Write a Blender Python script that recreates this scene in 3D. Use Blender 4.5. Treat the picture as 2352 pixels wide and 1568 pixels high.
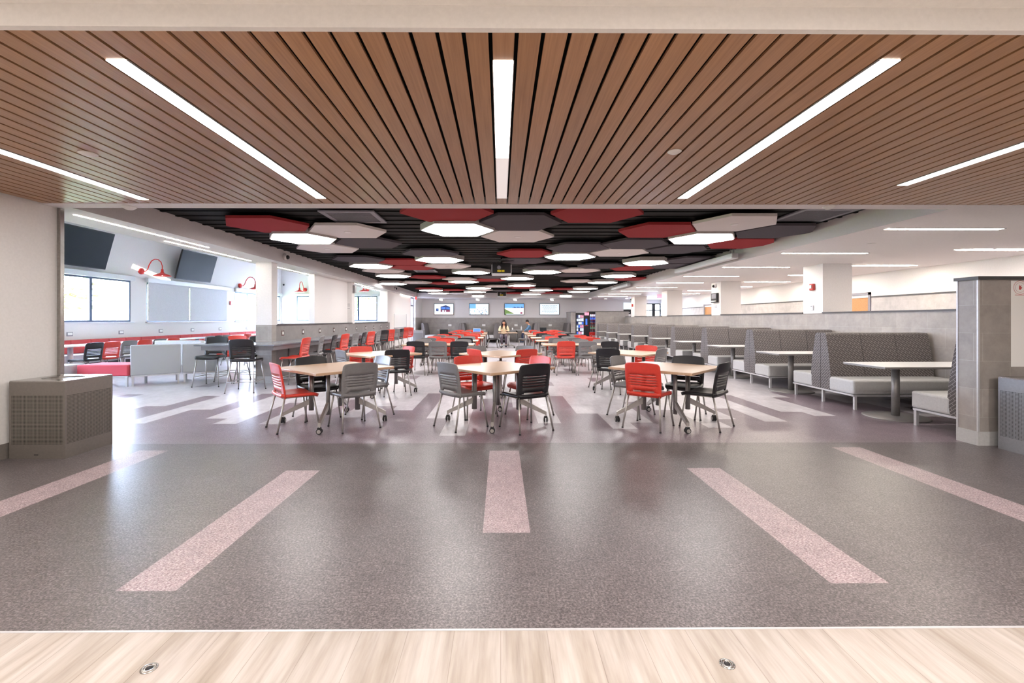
import bpy, bmesh, math, random
from mathutils import Vector, Matrix
random.seed(7)
for o in list(bpy.data.objects): bpy.data.objects.remove(o)
S = bpy.context.scene
COL = S.collection
PI = math.pi
# ------------------------------------------------------------------ camera, sky, exposure
F = 1050.0                                   # focal length in pixels of the 2352 frame
CH = 1.37                                    # camera height
cam_d = bpy.data.cameras.new('camera'); cam = bpy.data.objects.new('camera', cam_d); COL.objects.link(cam)
cam.location = (0, 0, CH); cam.rotation_euler = (PI/2, 0, -0.0076)
cam_d.sensor_width = 36; cam_d.lens = F/2352*36
cam_d.shift_x = 18/2352; cam_d.shift_y = -51/2352
cam_d.clip_start = 0.05; cam_d.clip_end = 300
S.camera = cam
W = bpy.data.worlds.new('sky'); S.world = W; W.use_nodes = True
bg = W.node_tree.nodes['Background']; bg.inputs[0].default_value = (0.66, 0.77, 1.0, 1); bg.inputs[1].default_value = 17.5
S.view_settings.view_transform = 'Standard'; S.view_settings.look = 'None'
S.view_settings.gamma = 1; S.view_settings.exposure = 1.9; S.view_settings.use_curve_mapping = False
try:
    S.cycles.use_denoising = True
    S.cycles.max_bounces = 7; S.cycles.diffuse_bounces = 4; S.cycles.glossy_bounces = 3
    S.cycles.transparent_max_bounces = 12
    S.cycles.caustics_reflective = False; S.cycles.caustics_refractive = False
    S.cycles.sample_clamp_indirect = 6
except Exception: pass
E_SLAT, E_HEX, E_SOFFIT, E_LOBBY_FILL = 9.0, 5.5, 18.0, 10.0      # lamp strengths; the lobby ones are unseen, added fill

# ------------------------------------------------------------------ materials
def lin(c):
    return tuple(((v/255)/12.92 if v/255 <= 0.04045 else ((v/255+0.055)/1.055)**2.4) for v in c)
def L4(c): return lin(c)+(1,)
class NT:
    def __init__(s, name):
        s.m = bpy.data.materials.new(name); s.m.use_nodes = True; s.t = s.m.node_tree; s.n = s.t.nodes
        s.b = s.n['Principled BSDF']
    def new(s, typ, **kw):
        n = s.n.new(typ)
        for k, v in kw.items(): setattr(n, k, v)
        return n
    def link(s, a, b): s.t.links.new(a, b)
    def coords(s, mode='obj', scale=(1,1,1), rot=(0,0,0)):
        tc = s.new('ShaderNodeTexCoord'); v = tc.outputs['Object']
        if mode == 'xz':                         # (x+y, z): runs along any upright face
            sp = s.new('ShaderNodeSeparateXYZ'); s.link(v, sp.inputs[0])
            ad = s.new('ShaderNodeMath', operation='ADD'); s.link(sp.outputs[0], ad.inputs[0]); s.link(sp.outputs[1], ad.inputs[1])
            cb = s.new('ShaderNodeCombineXYZ'); s.link(ad.outputs[0], cb.inputs[0]); s.link(sp.outputs[2], cb.inputs[1]); v = cb.outputs[0]
        mp = s.new('ShaderNodeMapping'); mp.inputs['Scale'].default_value = scale; mp.inputs['Rotation'].default_value = rot
        s.link(v, mp.inputs[0]); return mp.outputs[0]
    def noise(s, vec, scale, detail=3, rough=0.6):
        n = s.new('ShaderNodeTexNoise'); n.inputs['Scale'].default_value = scale; n.inputs['Detail'].default_value = detail
        n.inputs['Roughness'].default_value = rough; s.link(vec, n.inputs['Vector']); return n.outputs['Fac']
    def ramp(s, fac, stops):
        r = s.new('ShaderNodeValToRGB'); e = r.color_ramp.elements
        while len(e) < len(stops): e.new(0.5)
        for i, (p, c) in enumerate(stops): e[i].position = p; e[i].color = L4(c)
        s.link(fac, r.inputs[0]); return r.outputs[0]
    def mix(s, a, b, fac, typ='MIX'):
        m = s.new('ShaderNodeMix', data_type='RGBA', blend_type=typ)
        for v, i in ((fac, 0), (a, 6), (b, 7)):
            if isinstance(v, (int, float)): m.inputs[i].default_value = v
            elif isinstance(v, tuple): m.inputs[i].default_value = L4(v)
            else: s.link(v, m.inputs[i])
        return m.outputs[2]
    def bump(s, h, strength=0.2, dist=0.01):
        b = s.new('ShaderNodeBump'); b.inputs['Strength'].default_value = strength; b.inputs['Distance'].default_value = dist
        s.link(h, b.inputs['Height']); s.link(b.outputs[0], s.b.inputs['Normal'])
    def base(s, col): 
        if isinstance(col, tuple): s.b.inputs['Base Color'].default_value = L4(col)
        else: s.link(col, s.b.inputs['Base Color'])
M = {}
def plain(name, col, rough=0.5, metal=0.0, grain=0.04, gscale=40, spec=0.5, bump=0.0):
    t = NT(name); v = t.coords()
    n = t.noise(v, gscale)
    lo = tuple(max(0, c*(1-grain)) for c in col); hi = tuple(min(255, c*(1+grain)) for c in col)
    t.base(t.ramp(n, [(0.3, lo), (0.7, hi)]))
    t.b.inputs['Roughness'].default_value = rough; t.b.inputs['Metallic'].default_value = metal
    t.b.inputs['Specular IOR Level'].default_value = spec
    if bump: t.bump(n, bump, 0.003)
    M[name] = t.m; return t.m
def emit(name, col, strength):
    t = NT(name); t.base(tuple(col)); t.b.inputs['Emission Color'].default_value = L4(col)
    t.b.inputs['Emission Strength'].default_value = strength; M[name] = t.m; return t.m
plain('white_paint', (226, 222, 220), 0.65, grain=0.015)
plain('cream_paint', (222, 219, 216), 0.7, grain=0.015)
plain('soffit_paint', (228, 222, 222), 0.7, grain=0.015)
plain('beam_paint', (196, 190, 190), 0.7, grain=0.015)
plain('deck_black', (4, 4, 5), 0.7, grain=0.2, spec=.25)
plain('dark_cap', (72, 70, 72), 0.4)
plain('base_gray', (118, 112, 106), 0.5)
plain('steel', (175, 172, 168), 0.22, 1.0, grain=0.05)
plain('silver', (176, 172, 168), 0.38, 0.75, grain=0.03)
plain('silver_white', (205, 205, 208), 0.4, 0.4, grain=0.02)
plain('post_gray', (140, 137, 136), 0.4, 0.5, grain=0.03)
plain('black_plastic', (26, 25, 28), 0.45)
plain('chair_red', (206, 62, 48), 0.36, grain=0.03)
plain('chair_black', (30, 29, 33), 0.38, grain=0.05)
plain('chair_gray', (120, 118, 119), 0.4, grain=0.03)
plain('panel_red', (150, 48, 52), 0.9, grain=0.10, gscale=160, spec=0.2)
plain('panel_white', (214, 206, 204), 0.9, grain=0.03, gscale=160, spec=0.2)
plain('panel_dark', (82, 76, 82), 0.9, grain=0.10, gscale=160, spec=0.2)
plain('fixture_body', (168, 160, 158), 0.6)
plain('vinyl_light', (188, 188, 188), 0.42, grain=0.03)
plain('fabric_light', (178, 180, 186), 0.85, grain=0.06, gscale=200, bump=0.1)
plain('fabric_pink', (200, 72, 84), 0.8, grain=0.06, gscale=200, bump=0.1)
plain('fabric_red', (196, 70, 72), 0.8, grain=0.06, gscale=200, bump=0.1)
plain('table_white', (232, 232, 232), 0.25, grain=0.01)
plain('counter_gray', (120, 124, 132), 0.2, grain=0.05)
plain('apron_gray', (126, 124, 128), 0.45, grain=0.03)
plain('lamp_red', (206, 50, 42), 0.35)
plain('screen_black', (24, 29, 32), 0.5, spec=.15)
plain('shade_fabric', (205, 204, 208), 0.8, grain=0.03)
plain('frame_blue_gray', (66, 78, 100), 0.4, 0.3)
plain('grille_gray', (130, 128, 136), 0.5)
plain('bin_metal', (122, 116, 110), 0.42, 0.35, grain=0.03)
plain('bin_metal_light', (138, 138, 142), 0.42, 0.35, grain=0.03)
plain('alarm_red', (186, 60, 56), 0.4)
plain('skin', (205, 150, 120), 0.55)
plain('hair_dark', (34, 22, 20), 0.5)
plain('cream_cloth', (226, 208, 170), 0.85)
plain('pink_cloth', (206, 120, 150), 0.85)
plain('gray_cloth', (110, 100, 112), 0.85)
plain('jeans', (46, 58, 88), 0.85, grain=0.1)
plain('denim_shirt', (96, 130, 160), 0.85, grain=0.1)
plain('shoe', (60, 66, 84), 0.6)
plain('paper_white', (245, 245, 243), 0.5, grain=0.0)
plain('vend_black', (22, 20, 30), 0.35)
plain('vend_red', (196, 36, 32), 0.35)
plain('ink_gray', (150, 150, 156), 0.6)
plain('ink_red', (200, 90, 90), 0.6)
plain('label_yellow', (225, 200, 40), 0.5)
plain('grass', (120, 140, 80), 0.9, grain=0.2, gscale=4)
plain('bark', (90, 76, 62), 0.9)
plain('leaf', (150, 165, 70), 0.7, grain=0.3, gscale=2)
plain('leaf_dark', (110, 140, 80), 0.7, grain=0.3, gscale=2)
plain('brick_far', (200, 186, 176), 0.9)
plain('door_wood', (172, 126, 82), 0.45, grain=0.06)
emit('lamp_slat', (255, 250, 246), E_SLAT)
emit('lamp_dim', (205, 196, 194), 0.25)
emit('lamp_hex', (255, 252, 250), E_HEX)
emit('lamp_soffit', (255, 244, 230), E_SOFFIT)
emit('lamp_lobby_fill', (255, 247, 240), E_LOBBY_FILL)
emit('lamp_spot', (255, 248, 240), 6)
emit('bulb_and_patch_glow', (255, 248, 240), 1.0)
emit('scr_white', (222, 242, 250), 0.22); emit('scr_blue', (70, 120, 200), 0.19); emit('scr_red', (130, 50, 80), 0.17)
emit('scr_navy', (50, 60, 110), 0.13); emit('scr_pink', (250, 226, 222), 0.22); emit('scr_green', (110, 140, 80), 0.17)
emit('scr_sky', (110, 170, 235), 0.22); emit('scr_text', (110, 130, 145), 0.17); emit('exit_red', (240, 60, 60), 0.26)
emit('disp_blue', (60, 110, 220), 0.24); emit('disp_white', (225, 235, 255), 0.26); emit('disp_pink', (235, 150, 175), 0.22)
emit('disp_navy', (20, 40, 110), 0.11); emit('disp_green', (110, 150, 120), 0.11); emit('disp_dark', (70, 66, 70), 0.11)

def glass():
    t = NT('glass'); n = t.n; out = n['Material Output']
    tr = t.new('ShaderNodeBsdfTransparent'); tr.inputs[0].default_value = (0.96, 0.98, 1, 1)
    gl = t.new('ShaderNodeBsdfGlossy'); gl.inputs['Roughness'].default_value = 0.02
    mx = t.new('ShaderNodeMixShader'); mx.inputs[0].default_value = 0.06
    t.link(tr.outputs[0], mx.inputs[1]); t.link(gl.outputs[0], mx.inputs[2]); t.link(mx.outputs[0], out.inputs[0]); M['glass'] = t.m
glass()
def slat_wood():
    t = NT('slat_wood'); v = t.coords(scale=(60, 1.5, 1)); n = t.noise(v, 1.5, 6, 0.6)
    v2 = t.coords(); sp = t.new('ShaderNodeSeparateXYZ'); t.link(v2, sp.inputs[0])
    dv = t.new('ShaderNodeMath', operation='DIVIDE'); t.link(sp.outputs[0], dv.inputs[0]); dv.inputs[1].default_value = 0.1143
    rd = t.new('ShaderNodeMath', operation='ROUND'); t.link(dv.outputs[0], rd.inputs[0])
    wn = t.new('ShaderNodeTexWhiteNoise', noise_dimensions='1D'); t.link(rd.outputs[0], wn.inputs['W'])
    c = t.ramp(n, [(0.25, (152, 110, 76)), (0.75, (180, 138, 102))])
    c2 = t.ramp(wn.outputs['Value'], [(0.0, (240, 238, 236)), (1.0, (255, 253, 251))])
    t.base(t.mix(c, c2, 1.0, 'MULTIPLY')); t.b.inputs['Roughness'].default_value = 0.36; M['slat_wood'] = t.m
slat_wood()
def oak():
    t = NT('oak_floor'); v = t.coords(scale=(28, 1.6, 1)); n = t.noise(v, 1.2, 7, 0.62)
    v3 = t.coords(scale=(9, 1.1, 1)); n3 = t.noise(v3, 0.9, 4, 0.6)
    c = t.ramp(n, [(0.2, (160, 150, 142)), (0.5, (184, 175, 168)), (0.8, (197, 190, 184))])
    c = t.mix(c, t.ramp(n3, [(0.35, (205, 196, 184)), (0.6, (255, 255, 255))]), 0.7, 'MULTIPLY')
    br = t.new('ShaderNodeTexBrick'); br.inputs['Color1'].default_value = (1, 1, 1, 1); br.inputs['Color2'].default_value = (.9, .9, .9, 1)
    br.inputs['Mortar'].default_value = (.7, .68, .66, 1); br.inputs['Scale'].default_value = 1; br.inputs['Mortar Size'].default_value = .0016
    br.inputs['Brick Width'].default_value = 2.9; br.inputs['Row Height'].default_value = .203
    mp = t.coords(rot=(0, 0, PI/2)); t.link(mp, br.inputs['Vector'])
    t.base(t.mix(c, br.outputs['Color'], 1.0, 'MULTIPLY')); t.b.inputs['Roughness'].default_value = 0.42
    t.b.inputs['Specular IOR Level'].default_value = .35; M['oak_floor'] = t.m
oak()
def speckle(name, lo, mid, hi, s1, s2, rough, stretch=(1,1,1), spec=0.5, mot=214):
    t = NT(name); v = t.coords(scale=stretch); a = t.noise(v, s1, 4, 0.75); b = t.noise(t.coords(), s2, 3, 0.6)
    c = t.ramp(a, [(0.38, lo), (0.5, mid), (0.62, hi)])
    m2 = t.noise(v, s1*.3, 5, 0.8)
    c = t.mix(c, t.ramp(m2, [(0.38, (mot, mot, mot)), (0.62, (255, 255, 255))]), 1.0, 'MULTIPLY')
    c = t.mix(c, t.ramp(b, [(0.3, (232, 232, 232)), (0.7, (255, 255, 255))]), 1.0, 'MULTIPLY')
    t.base(c); t.b.inputs['Roughness'].default_value = rough; t.b.inputs['Specular IOR Level'].default_value = spec; M[name] = t.m
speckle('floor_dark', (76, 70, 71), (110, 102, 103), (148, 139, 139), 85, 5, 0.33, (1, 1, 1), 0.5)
speckle('floor_strip', (128, 98, 104), (178, 158, 162), (226, 212, 212), 75, 8, 0.40, (1, 2.2, 1), .4)
speckle('floor_mauve', (108, 90, 100), (144, 128, 137), (178, 166, 174), 90, 4, 0.28, (1, 1, 1), .45)
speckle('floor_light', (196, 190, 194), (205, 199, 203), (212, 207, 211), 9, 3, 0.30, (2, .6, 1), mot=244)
def table_wood():
    t = NT('table_wood'); v = t.coords(scale=(4, 30, 4)); n = t.noise(v, 1.2, 5, 0.6)
    t.base(t.ramp(n, [(0.25, (184, 150, 120)), (0.75, (200, 168, 140))])); t.b.inputs['Roughness'].default_value = 0.28; M['table_wood'] = t.m
table_wood()
def tile(name, c1, c2, mortar, w=0.6, h=0.305):
    t = NT(name); v = t.coords('xz')
    br = t.new('ShaderNodeTexBrick'); br.offset = 0.5; br.inputs['Color1'].default_value = L4(c1); br.inputs['Color2'].default_value = L4(c2)
    br.inputs['Mortar'].default_value = L4(mortar); br.inputs['Scale'].default_value = 1; br.inputs['Mortar Size'].default_value = .002
    br.inputs['Brick Width'].default_value = w; br.inputs['Row Height'].default_value = h; t.link(v, br.inputs['Vector'])
    n = t.noise(t.coords(), 5, 6, 0.7)
    t.base(t.mix(br.outputs['Color'], t.ramp(n, [(0.3, (222, 222, 222)), (0.7, (255, 255, 255))]), 1.0, 'MULTIPLY'))
    t.b.inputs['Roughness'].default_value = 0.5; M[name] = t.m
tile('tile_gray', (174, 167, 162), (163, 157, 152), (190, 186, 182))
tile('tile_half', (146, 140, 138), (140, 134, 132), (154, 148, 146))
tile('tile_beige', (194, 189, 186), (188, 183, 180), (200, 196, 193))
def fabric_pattern():
    t = NT('booth_fabric'); v = t.coords('xz', rot=(0, 0, 0.7))
    br = t.new('ShaderNodeTexBrick'); br.offset = 0.5; br.inputs['Color1'].default_value = L4((96, 91, 90)); br.inputs['Color2'].default_value = L4((88, 84, 84))
    br.inputs['Mortar'].default_value = L4((156, 150, 150)); br.inputs['Scale'].default_value = 1; br.inputs['Mortar Size'].default_value = .0028
    br.inputs['Brick Width'].default_value = .10; br.inputs['Row Height'].default_value = .034; t.link(v, br.inputs['Vector'])
    t.base(br.outputs['Color']); t.b.inputs['Roughness'].default_value = 0.85; M['booth_fabric'] = t.m
fabric_pattern()
def perf(name, col):
    t = NT(name); v = t.coords('xz', scale=(1/.0135, 1/.0135, 1))
    sp = t.new('ShaderNodeSeparateXYZ'); t.link(v, sp.inputs[0]); ds = []
    for i in (0, 1):
        f = t.new('ShaderNodeMath', operation='FRACT'); t.link(sp.outputs[i], f.inputs[0])
        s_ = t.new('ShaderNodeMath', operation='SUBTRACT'); t.link(f.outputs[0], s_.inputs[0]); s_.inputs[1].default_value = .5
        a = t.new('ShaderNodeMath', operation='ABSOLUTE'); t.link(s_.outputs[0], a.inputs[0]); ds.append(a.outputs[0])
    m = t.new('ShaderNodeMath', operation='MAXIMUM'); t.link(ds[0], m.inputs[0]); t.link(ds[1], m.inputs[1])
    g = t.new('ShaderNodeMath', operation='GREATER_THAN'); t.link(m.outputs[0], g.inputs[0]); g.inputs[1].default_value = .3
    t.base(t.mix((26, 24, 22), col, g.outputs[0])); t.b.inputs['Roughness'].default_value = .45; t.b.inputs['Metallic'].default_value = .3; M[name] = t.m
perf('bin_perf', (126, 120, 112)); perf('bin_perf_light', (142, 142, 146))

# ------------------------------------------------------------------ mesh helpers
def bm_(): return bmesh.new()
def box(bm, x0, x1, y0, y1, z0, z1, mi=0, bev=0.0, mat=None):
    b = bmesh.new() if bev else bm
    vs = [b.verts.new((x, y, z)) for z in (z0, z1) for y in (y0, y1) for x in (x0, x1)]
    fs = [b.faces.new([vs[i] for i in q]) for q in ((0, 2, 3, 1), (4, 5, 7, 6), (0, 1, 5, 4), (2, 6, 7, 3), (0, 4, 6, 2), (1, 3, 7, 5))]
    for f in fs: f.material_index = mi
    if bev:
        bmesh.ops.bevel(b, geom=b.edges[:], offset=bev, segments=3, affect='EDGES', profile=0.5)
        merge(bm, b, mat, mi)
    elif mat is not None:
        bmesh.ops.transform(bm, matrix=mat, verts=vs)
    return bm
def merge(bm, b, mat=None, mi=None):
    if mat is not None: bmesh.ops.transform(b, matrix=mat, verts=b.verts[:])
    if mi is not None:
        for f in b.faces: f.material_index = mi
    me = bpy.data.meshes.new('tmp'); b.to_mesh(me); b.free(); bm.from_mesh(me); bpy.data.meshes.remove(me)
def frame(d):
    d = d.normalized(); up = Vector((0, 0, 1)) if abs(d.z) < 0.95 else Vector((0, 1, 0))
    a = d.cross(up).normalized(); return a, a.cross(d).normalized()
def tube(bm, pts, r, n=8, mi=0, caps=True, flat=1.0):
    pts = [Vector(p) for p in pts]; rs = r if isinstance(r, (list, tuple)) else [r]*len(pts)
    rings = []
    a0 = None
    for i, p in enumerate(pts):
        d = (pts[min(i+1, len(pts)-1)]-pts[max(i-1, 0)])
        a, b = frame(d)
        if a0 is not None and a.dot(a0) < 0: a, b = -a, -b
        a0 = a
        rings.append([bm.verts.new(p+(a*math.cos(t)+b*math.sin(t)*flat)*rs[i]) for t in [2*PI*k/n for k in range(n)]])
    for i in range(len(rings)-1):
        for k in range(n):
            f = bm.faces.new((rings[i][k], rings[i][(k+1) % n], rings[i+1][(k+1) % n], rings[i+1][k])); f.material_index = mi; f.smooth = n > 5
    if caps:
        for rg, rev in ((rings[0], False), (rings[-1], True)):
            f = bm.faces.new(rg if rev else rg[::-1]); f.material_index = mi
    return bm
def lathe(bm, prof, c=(0, 0, 0), n=24, mi=0, smooth=True):
    rings = []
    for r, z in prof:
        if r < 1e-6: rings.append([bm.verts.new((c[0], c[1], c[2]+z))])
        else: rings.append([bm.verts.new((c[0]+r*math.cos(2*PI*k/n), c[1]+r*math.sin(2*PI*k/n), c[2]+z)) for k in range(n)])
    for a, b in zip(rings, rings[1:]):
        for k in range(n):
            q = [a[k % len(a)], a[(k+1) % len(a)], b[(k+1) % len(b)], b[k % len(b)]]
            q = [v for i, v in enumerate(q) if v not in q[:i]]
            if len(q) > 2: f = bm.faces.new(q); f.material_index = mi; f.smooth = smooth
    return bm
def prism(bm, poly, z0, z1, mi=0):
    lo = [bm.verts.new((x, y, z0)) for x, y in poly]; hi = [bm.verts.new((x, y, z1)) for x, y in poly]; n = len(poly)
    fs = [bm.faces.new(lo[::-1]), bm.faces.new(hi)]+[bm.faces.new((lo[i], lo[(i+1) % n], hi[(i+1) % n], hi[i])) for i in range(n)]
    for f in fs: f.material_index = mi
    return bm
def ball(bm, c, r, mi=0, sc=(1, 1, 1), seg=12):
    b = bmesh.new(); bmesh.ops.create_uvsphere(b, u_segments=seg, v_segments=max(6, seg*2//3), radius=r)
    for f in b.faces: f.smooth = True
    merge(bm, b, Matrix.Translation(c) @ Matrix.Diagonal((*sc, 1)), mi); return bm
def obj(name, bm, mats, parent=None, loc=(0, 0, 0), rz=0.0, fix=True):
    if not isinstance(mats, (list, tuple)): mats = [mats]
    if isinstance(bm, bpy.types.Mesh): me = bm
    else:
        if fix: bmesh.ops.recalc_face_normals(bm, faces=bm.faces[:])
        me = bpy.data.meshes.new(name); bm.to_mesh(me); bm.free()
        for m in mats: me.materials.append(M[m] if isinstance(m, str) else m)
    o = bpy.data.objects.new(name, me); COL.objects.link(o); o.location = loc; o.rotation_euler = (0, 0, rz)
    if parent: o.parent = parent
    return o
def tag(o, label, cat, group=None):
    o['label'] = label; o['category'] = cat
    if group: o['group'] = group
    return o
def thing(name, label, cat, loc=(0, 0, 0), rz=0.0, group=None):
    o = bpy.data.objects.new(name, None); COL.objects.link(o); o.location = loc; o.rotation_euler = (0, 0, rz); o.empty_display_size = .1
    return tag(o, label, cat, group)
def struct(name, bm, mats, parent=None):
    o = obj(name, bm, mats, parent)
    if parent is None: o['kind'] = 'structure'
    return o
def bx(name, mats, dims, label=None, cat=None, group=None, parent=None, bev=0.0):
    o = obj(name, box(bm_(), *dims, bev=bev), mats, parent)
    if label: tag(o, label, cat, group)
    return o
def sbox(name, mats, *dims, parent=None):
    return struct(name, box(bm_(), *dims), mats, parent)
def kids(o): return KIDS.get(o.name, [])
KIDS = {}
def dup(root, loc, rz, label, group=None, keep=None):
    src = [c for c in ALLK[root.name]]
    r = root.copy(); COL.objects.link(r); r.location = loc; r.rotation_euler = (0, 0, rz); r['label'] = label
    if group: r['group'] = group
    for c in src:
        d = c.copy(); COL.objects.link(d); d.parent = r
        for g in ALLK.get(c.name, []):
            e = g.copy(); COL.objects.link(e); e.parent = d
    return r
ALLK = {}
def register(root):
    for o in [root]+list(root.children): ALLK[o.name] = list(o.children)
ORD = ['first', 'second', 'third', 'fourth', 'fifth', 'sixth', 'seventh', 'eighth', 'ninth', 'tenth', 'eleventh', 'twelfth', 'thirteenth', 'fourteenth', 'fifteenth', 'sixteenth', 'seventeenth', 'eighteenth']

# ------------------------------------------------------------------ dimensions of the place
ZC = 2.596                 # low white and slatted ceilings
ZD = 2.86                  # underside of the black deck
XL, XR = -4.71, 5.00       # inner faces of the two long beams
YB = 1.953                 # near edge of the slatted ceiling
YH = 5.05                  # header line, start of the hall
YF = 28.35                 # far wall
XW = -11.6                 # window wall of the left bay
XRW = 9.95                 # right outer wall
XQ = 7.10                  # booth wall
# ------------------------------------------------------------------ floor
def floor():
    bm = bm_(); Z = 0.0
    def q(x0, x1, y0, y1, mi):
        if x1-x0 < 1e-4 or y1-y0 < 1e-4: return
        f = bm.faces.new([bm.verts.new(p) for p in ((x0, y0, Z), (x1, y0, Z), (x1, y1, Z), (x0, y1, Z))]); f.material_index = mi
    q(-9, 10, -6, 2.02, 0)
    ym = 5.06; cx = 0.0375; w = .3048
    strips = {-12: (2.9, 4.80), -6: (2.32, 4.16), 0: (2.935, 4.77), 6: (2.36, 4.20), 12: (2.6, 4.87)}
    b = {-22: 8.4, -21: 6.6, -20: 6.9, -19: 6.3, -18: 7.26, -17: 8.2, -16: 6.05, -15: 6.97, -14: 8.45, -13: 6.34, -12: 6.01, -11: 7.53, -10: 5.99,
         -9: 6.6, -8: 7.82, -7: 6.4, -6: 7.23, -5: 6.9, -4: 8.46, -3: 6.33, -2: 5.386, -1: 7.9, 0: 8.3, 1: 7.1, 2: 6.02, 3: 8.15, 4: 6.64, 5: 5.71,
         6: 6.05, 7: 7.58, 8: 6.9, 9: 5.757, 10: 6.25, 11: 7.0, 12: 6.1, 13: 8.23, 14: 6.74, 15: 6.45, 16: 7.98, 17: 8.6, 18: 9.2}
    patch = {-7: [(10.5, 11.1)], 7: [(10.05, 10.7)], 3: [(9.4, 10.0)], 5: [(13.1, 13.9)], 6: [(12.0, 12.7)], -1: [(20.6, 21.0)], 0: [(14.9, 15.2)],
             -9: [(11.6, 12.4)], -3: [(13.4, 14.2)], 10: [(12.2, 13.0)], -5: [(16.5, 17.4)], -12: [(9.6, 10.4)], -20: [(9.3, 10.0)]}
    for k in range(-30, 33):
        x0, x1 = cx+(k-.5)*w, cx+(k+.5)*w
        if k in strips:
            s0, s1 = strips[k]; q(x0, x1, 2.02, s0, 1); q(x0, x1, s0, s1, 2); q(x0, x1, s1, ym, 1)
        else: q(x0, x1, 2.02, ym, 1)
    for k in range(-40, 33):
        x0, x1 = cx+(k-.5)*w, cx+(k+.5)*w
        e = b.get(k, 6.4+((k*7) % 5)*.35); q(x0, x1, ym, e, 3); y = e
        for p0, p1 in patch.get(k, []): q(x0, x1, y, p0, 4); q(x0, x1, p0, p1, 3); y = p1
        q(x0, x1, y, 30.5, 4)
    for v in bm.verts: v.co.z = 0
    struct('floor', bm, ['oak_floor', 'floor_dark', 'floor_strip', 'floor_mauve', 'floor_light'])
    struct('floor', box(bm_(), -13, 10.2, -6.2, 30.6, -.25, -.004), 'base_gray')
    sbox('trim_1', 'silver_white', -4.87, 8, 2.012, 2.022, 0.0, .0035)
floor()
# ------------------------------------------------------------------ slatted ceiling, header, beams
def ceilings():
    bm = bm_(); p = .1143; x = 0.012-p*43
    while x < 9.4:
        if x-.0492 > -4.86: box(bm, x-.048, x+.048, YB, 4.862, ZC, ZC+.014)
        x += p
    o = struct('ceiling', bm, 'slat_wood')
    sbox('ceiling', 'deck_black', -4.87, 9.6, YB, 4.862, ZC+.075, ZC+.12)
    sbox('trim_2', 'soffit_paint', -4.87, 9.95, 4.862, YH, ZC-.004, 3.1)          # header
    sbox('trim_3', 'cream_paint', -6.5, 9.6, YB-.03, YB, ZC-.002, 2.9)            # drop above the camera side
    sbox('ceiling', 'cream_paint', -6.5, 9.6, -6.2, YB-.03, ZC+.093, 2.95)
    # left beam and its soffit
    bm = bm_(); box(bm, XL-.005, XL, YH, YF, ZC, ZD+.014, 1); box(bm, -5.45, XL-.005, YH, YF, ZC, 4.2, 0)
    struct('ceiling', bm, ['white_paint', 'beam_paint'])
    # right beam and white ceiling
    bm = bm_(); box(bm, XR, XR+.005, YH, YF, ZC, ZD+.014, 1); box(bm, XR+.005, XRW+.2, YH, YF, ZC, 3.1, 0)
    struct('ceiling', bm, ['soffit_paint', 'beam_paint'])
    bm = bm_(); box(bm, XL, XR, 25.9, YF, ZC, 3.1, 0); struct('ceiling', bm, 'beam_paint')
    # black ribbed deck
    bm = bm_(); box(bm, XL, XR, YH, 25.9, ZD+.014, ZD+.12)
    y = YH+.1
    while y < 25.8:
        box(bm, XL, XR, y, y+.05, ZD, ZD+.014); y += .3
    struct('ceiling', bm, 'deck_black')
    sbox('ceiling', 'white_paint', XW-.2, -5.45, YH-.1, 24.6, 4.15, 4.25)
ceilings()
# ------------------------------------------------------------------ walls
def wall_with_holes_x(name, x0, x1, y0, y1, z0, z1, holes, mat):
    bm = bm_(); ys = sorted(holes); y = y0
    for a, b, c, d in ys:
        if a > y: box(bm, x0, x1, y, a, z0, z1)
        if c > z0: box(bm, x0, x1, a, b, z0, c)
        if d < z1: box(bm, x0, x1, a, b, d, z1)
        y = b
    if y < y1: box(bm, x0, x1, y, y1, z0, z1)
    return struct(name, bm, mat)
def wall_with_holes_y(name, y0, y1, x0, x1, z0, z1, holes, mat):
    bm = bm_(); x = x0
    for a, b, c, d in sorted(holes):
        if a > x: box(bm, x, a, y0, y1, z0, z1)
        if c > z0: box(bm, a, b, y0, y1, z0, c)
        if d < z1: box(bm, a, b, y0, y1, d, z1)
        x = b
    if x < x1: box(bm, x, x1, y0, y1, z0, z1)
    return struct(name, bm, mat)
ZS, ZW = 1.29, 2.58
win_left = [(10.2, 14.33, ZS, ZW), (14.98, 19.33, ZS, ZW), (19.96, 24.05, ZS, ZW)]
wall_with_holes_x('wall_left', XW-.2, XW, YH-.1, 24.5, 0, 4.2, win_left+[(6.0, 9.4, ZS, ZW)], 'white_paint')
win_far = [(-10.8, -8.9, ZS, 2.6), (-8.1, -6.55, ZS, 2.6)]
wall_with_holes_y('wall_far', 24.3, 24.5, XW, -5.1, 0, 4.2, win_far, 'white_paint')
# near left wall beside the opening
bm = bm_(); box(bm, -5.1, -4.87, -6.2, YH-.032, 0, 2.95); struct('wall_left', bm, 'cream_paint')
bm = bm_(); box(bm, XW-.2, -5.1, YH-.12, YH+.0, 0, 4.2); struct('wall_near', bm, 'white_paint')
sbox('trim_4', 'steel', -5.11, -4.832, YH-.032, YH+.012, 0.0, ZC-.004)
sbox('baseboard_left', 'base_gray', -4.87, -4.858, -6, YH-.035, 0, .15)
# lobby behind the camera
sbox('wall_right', 'cream_paint', 9.6, 9.8, -6.2, 4.96, 0, 2.95)
sbox('wall_near', 'cream_paint', -5.1, 9.8, -6.4, -6.2, 0, 2.95)
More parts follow.
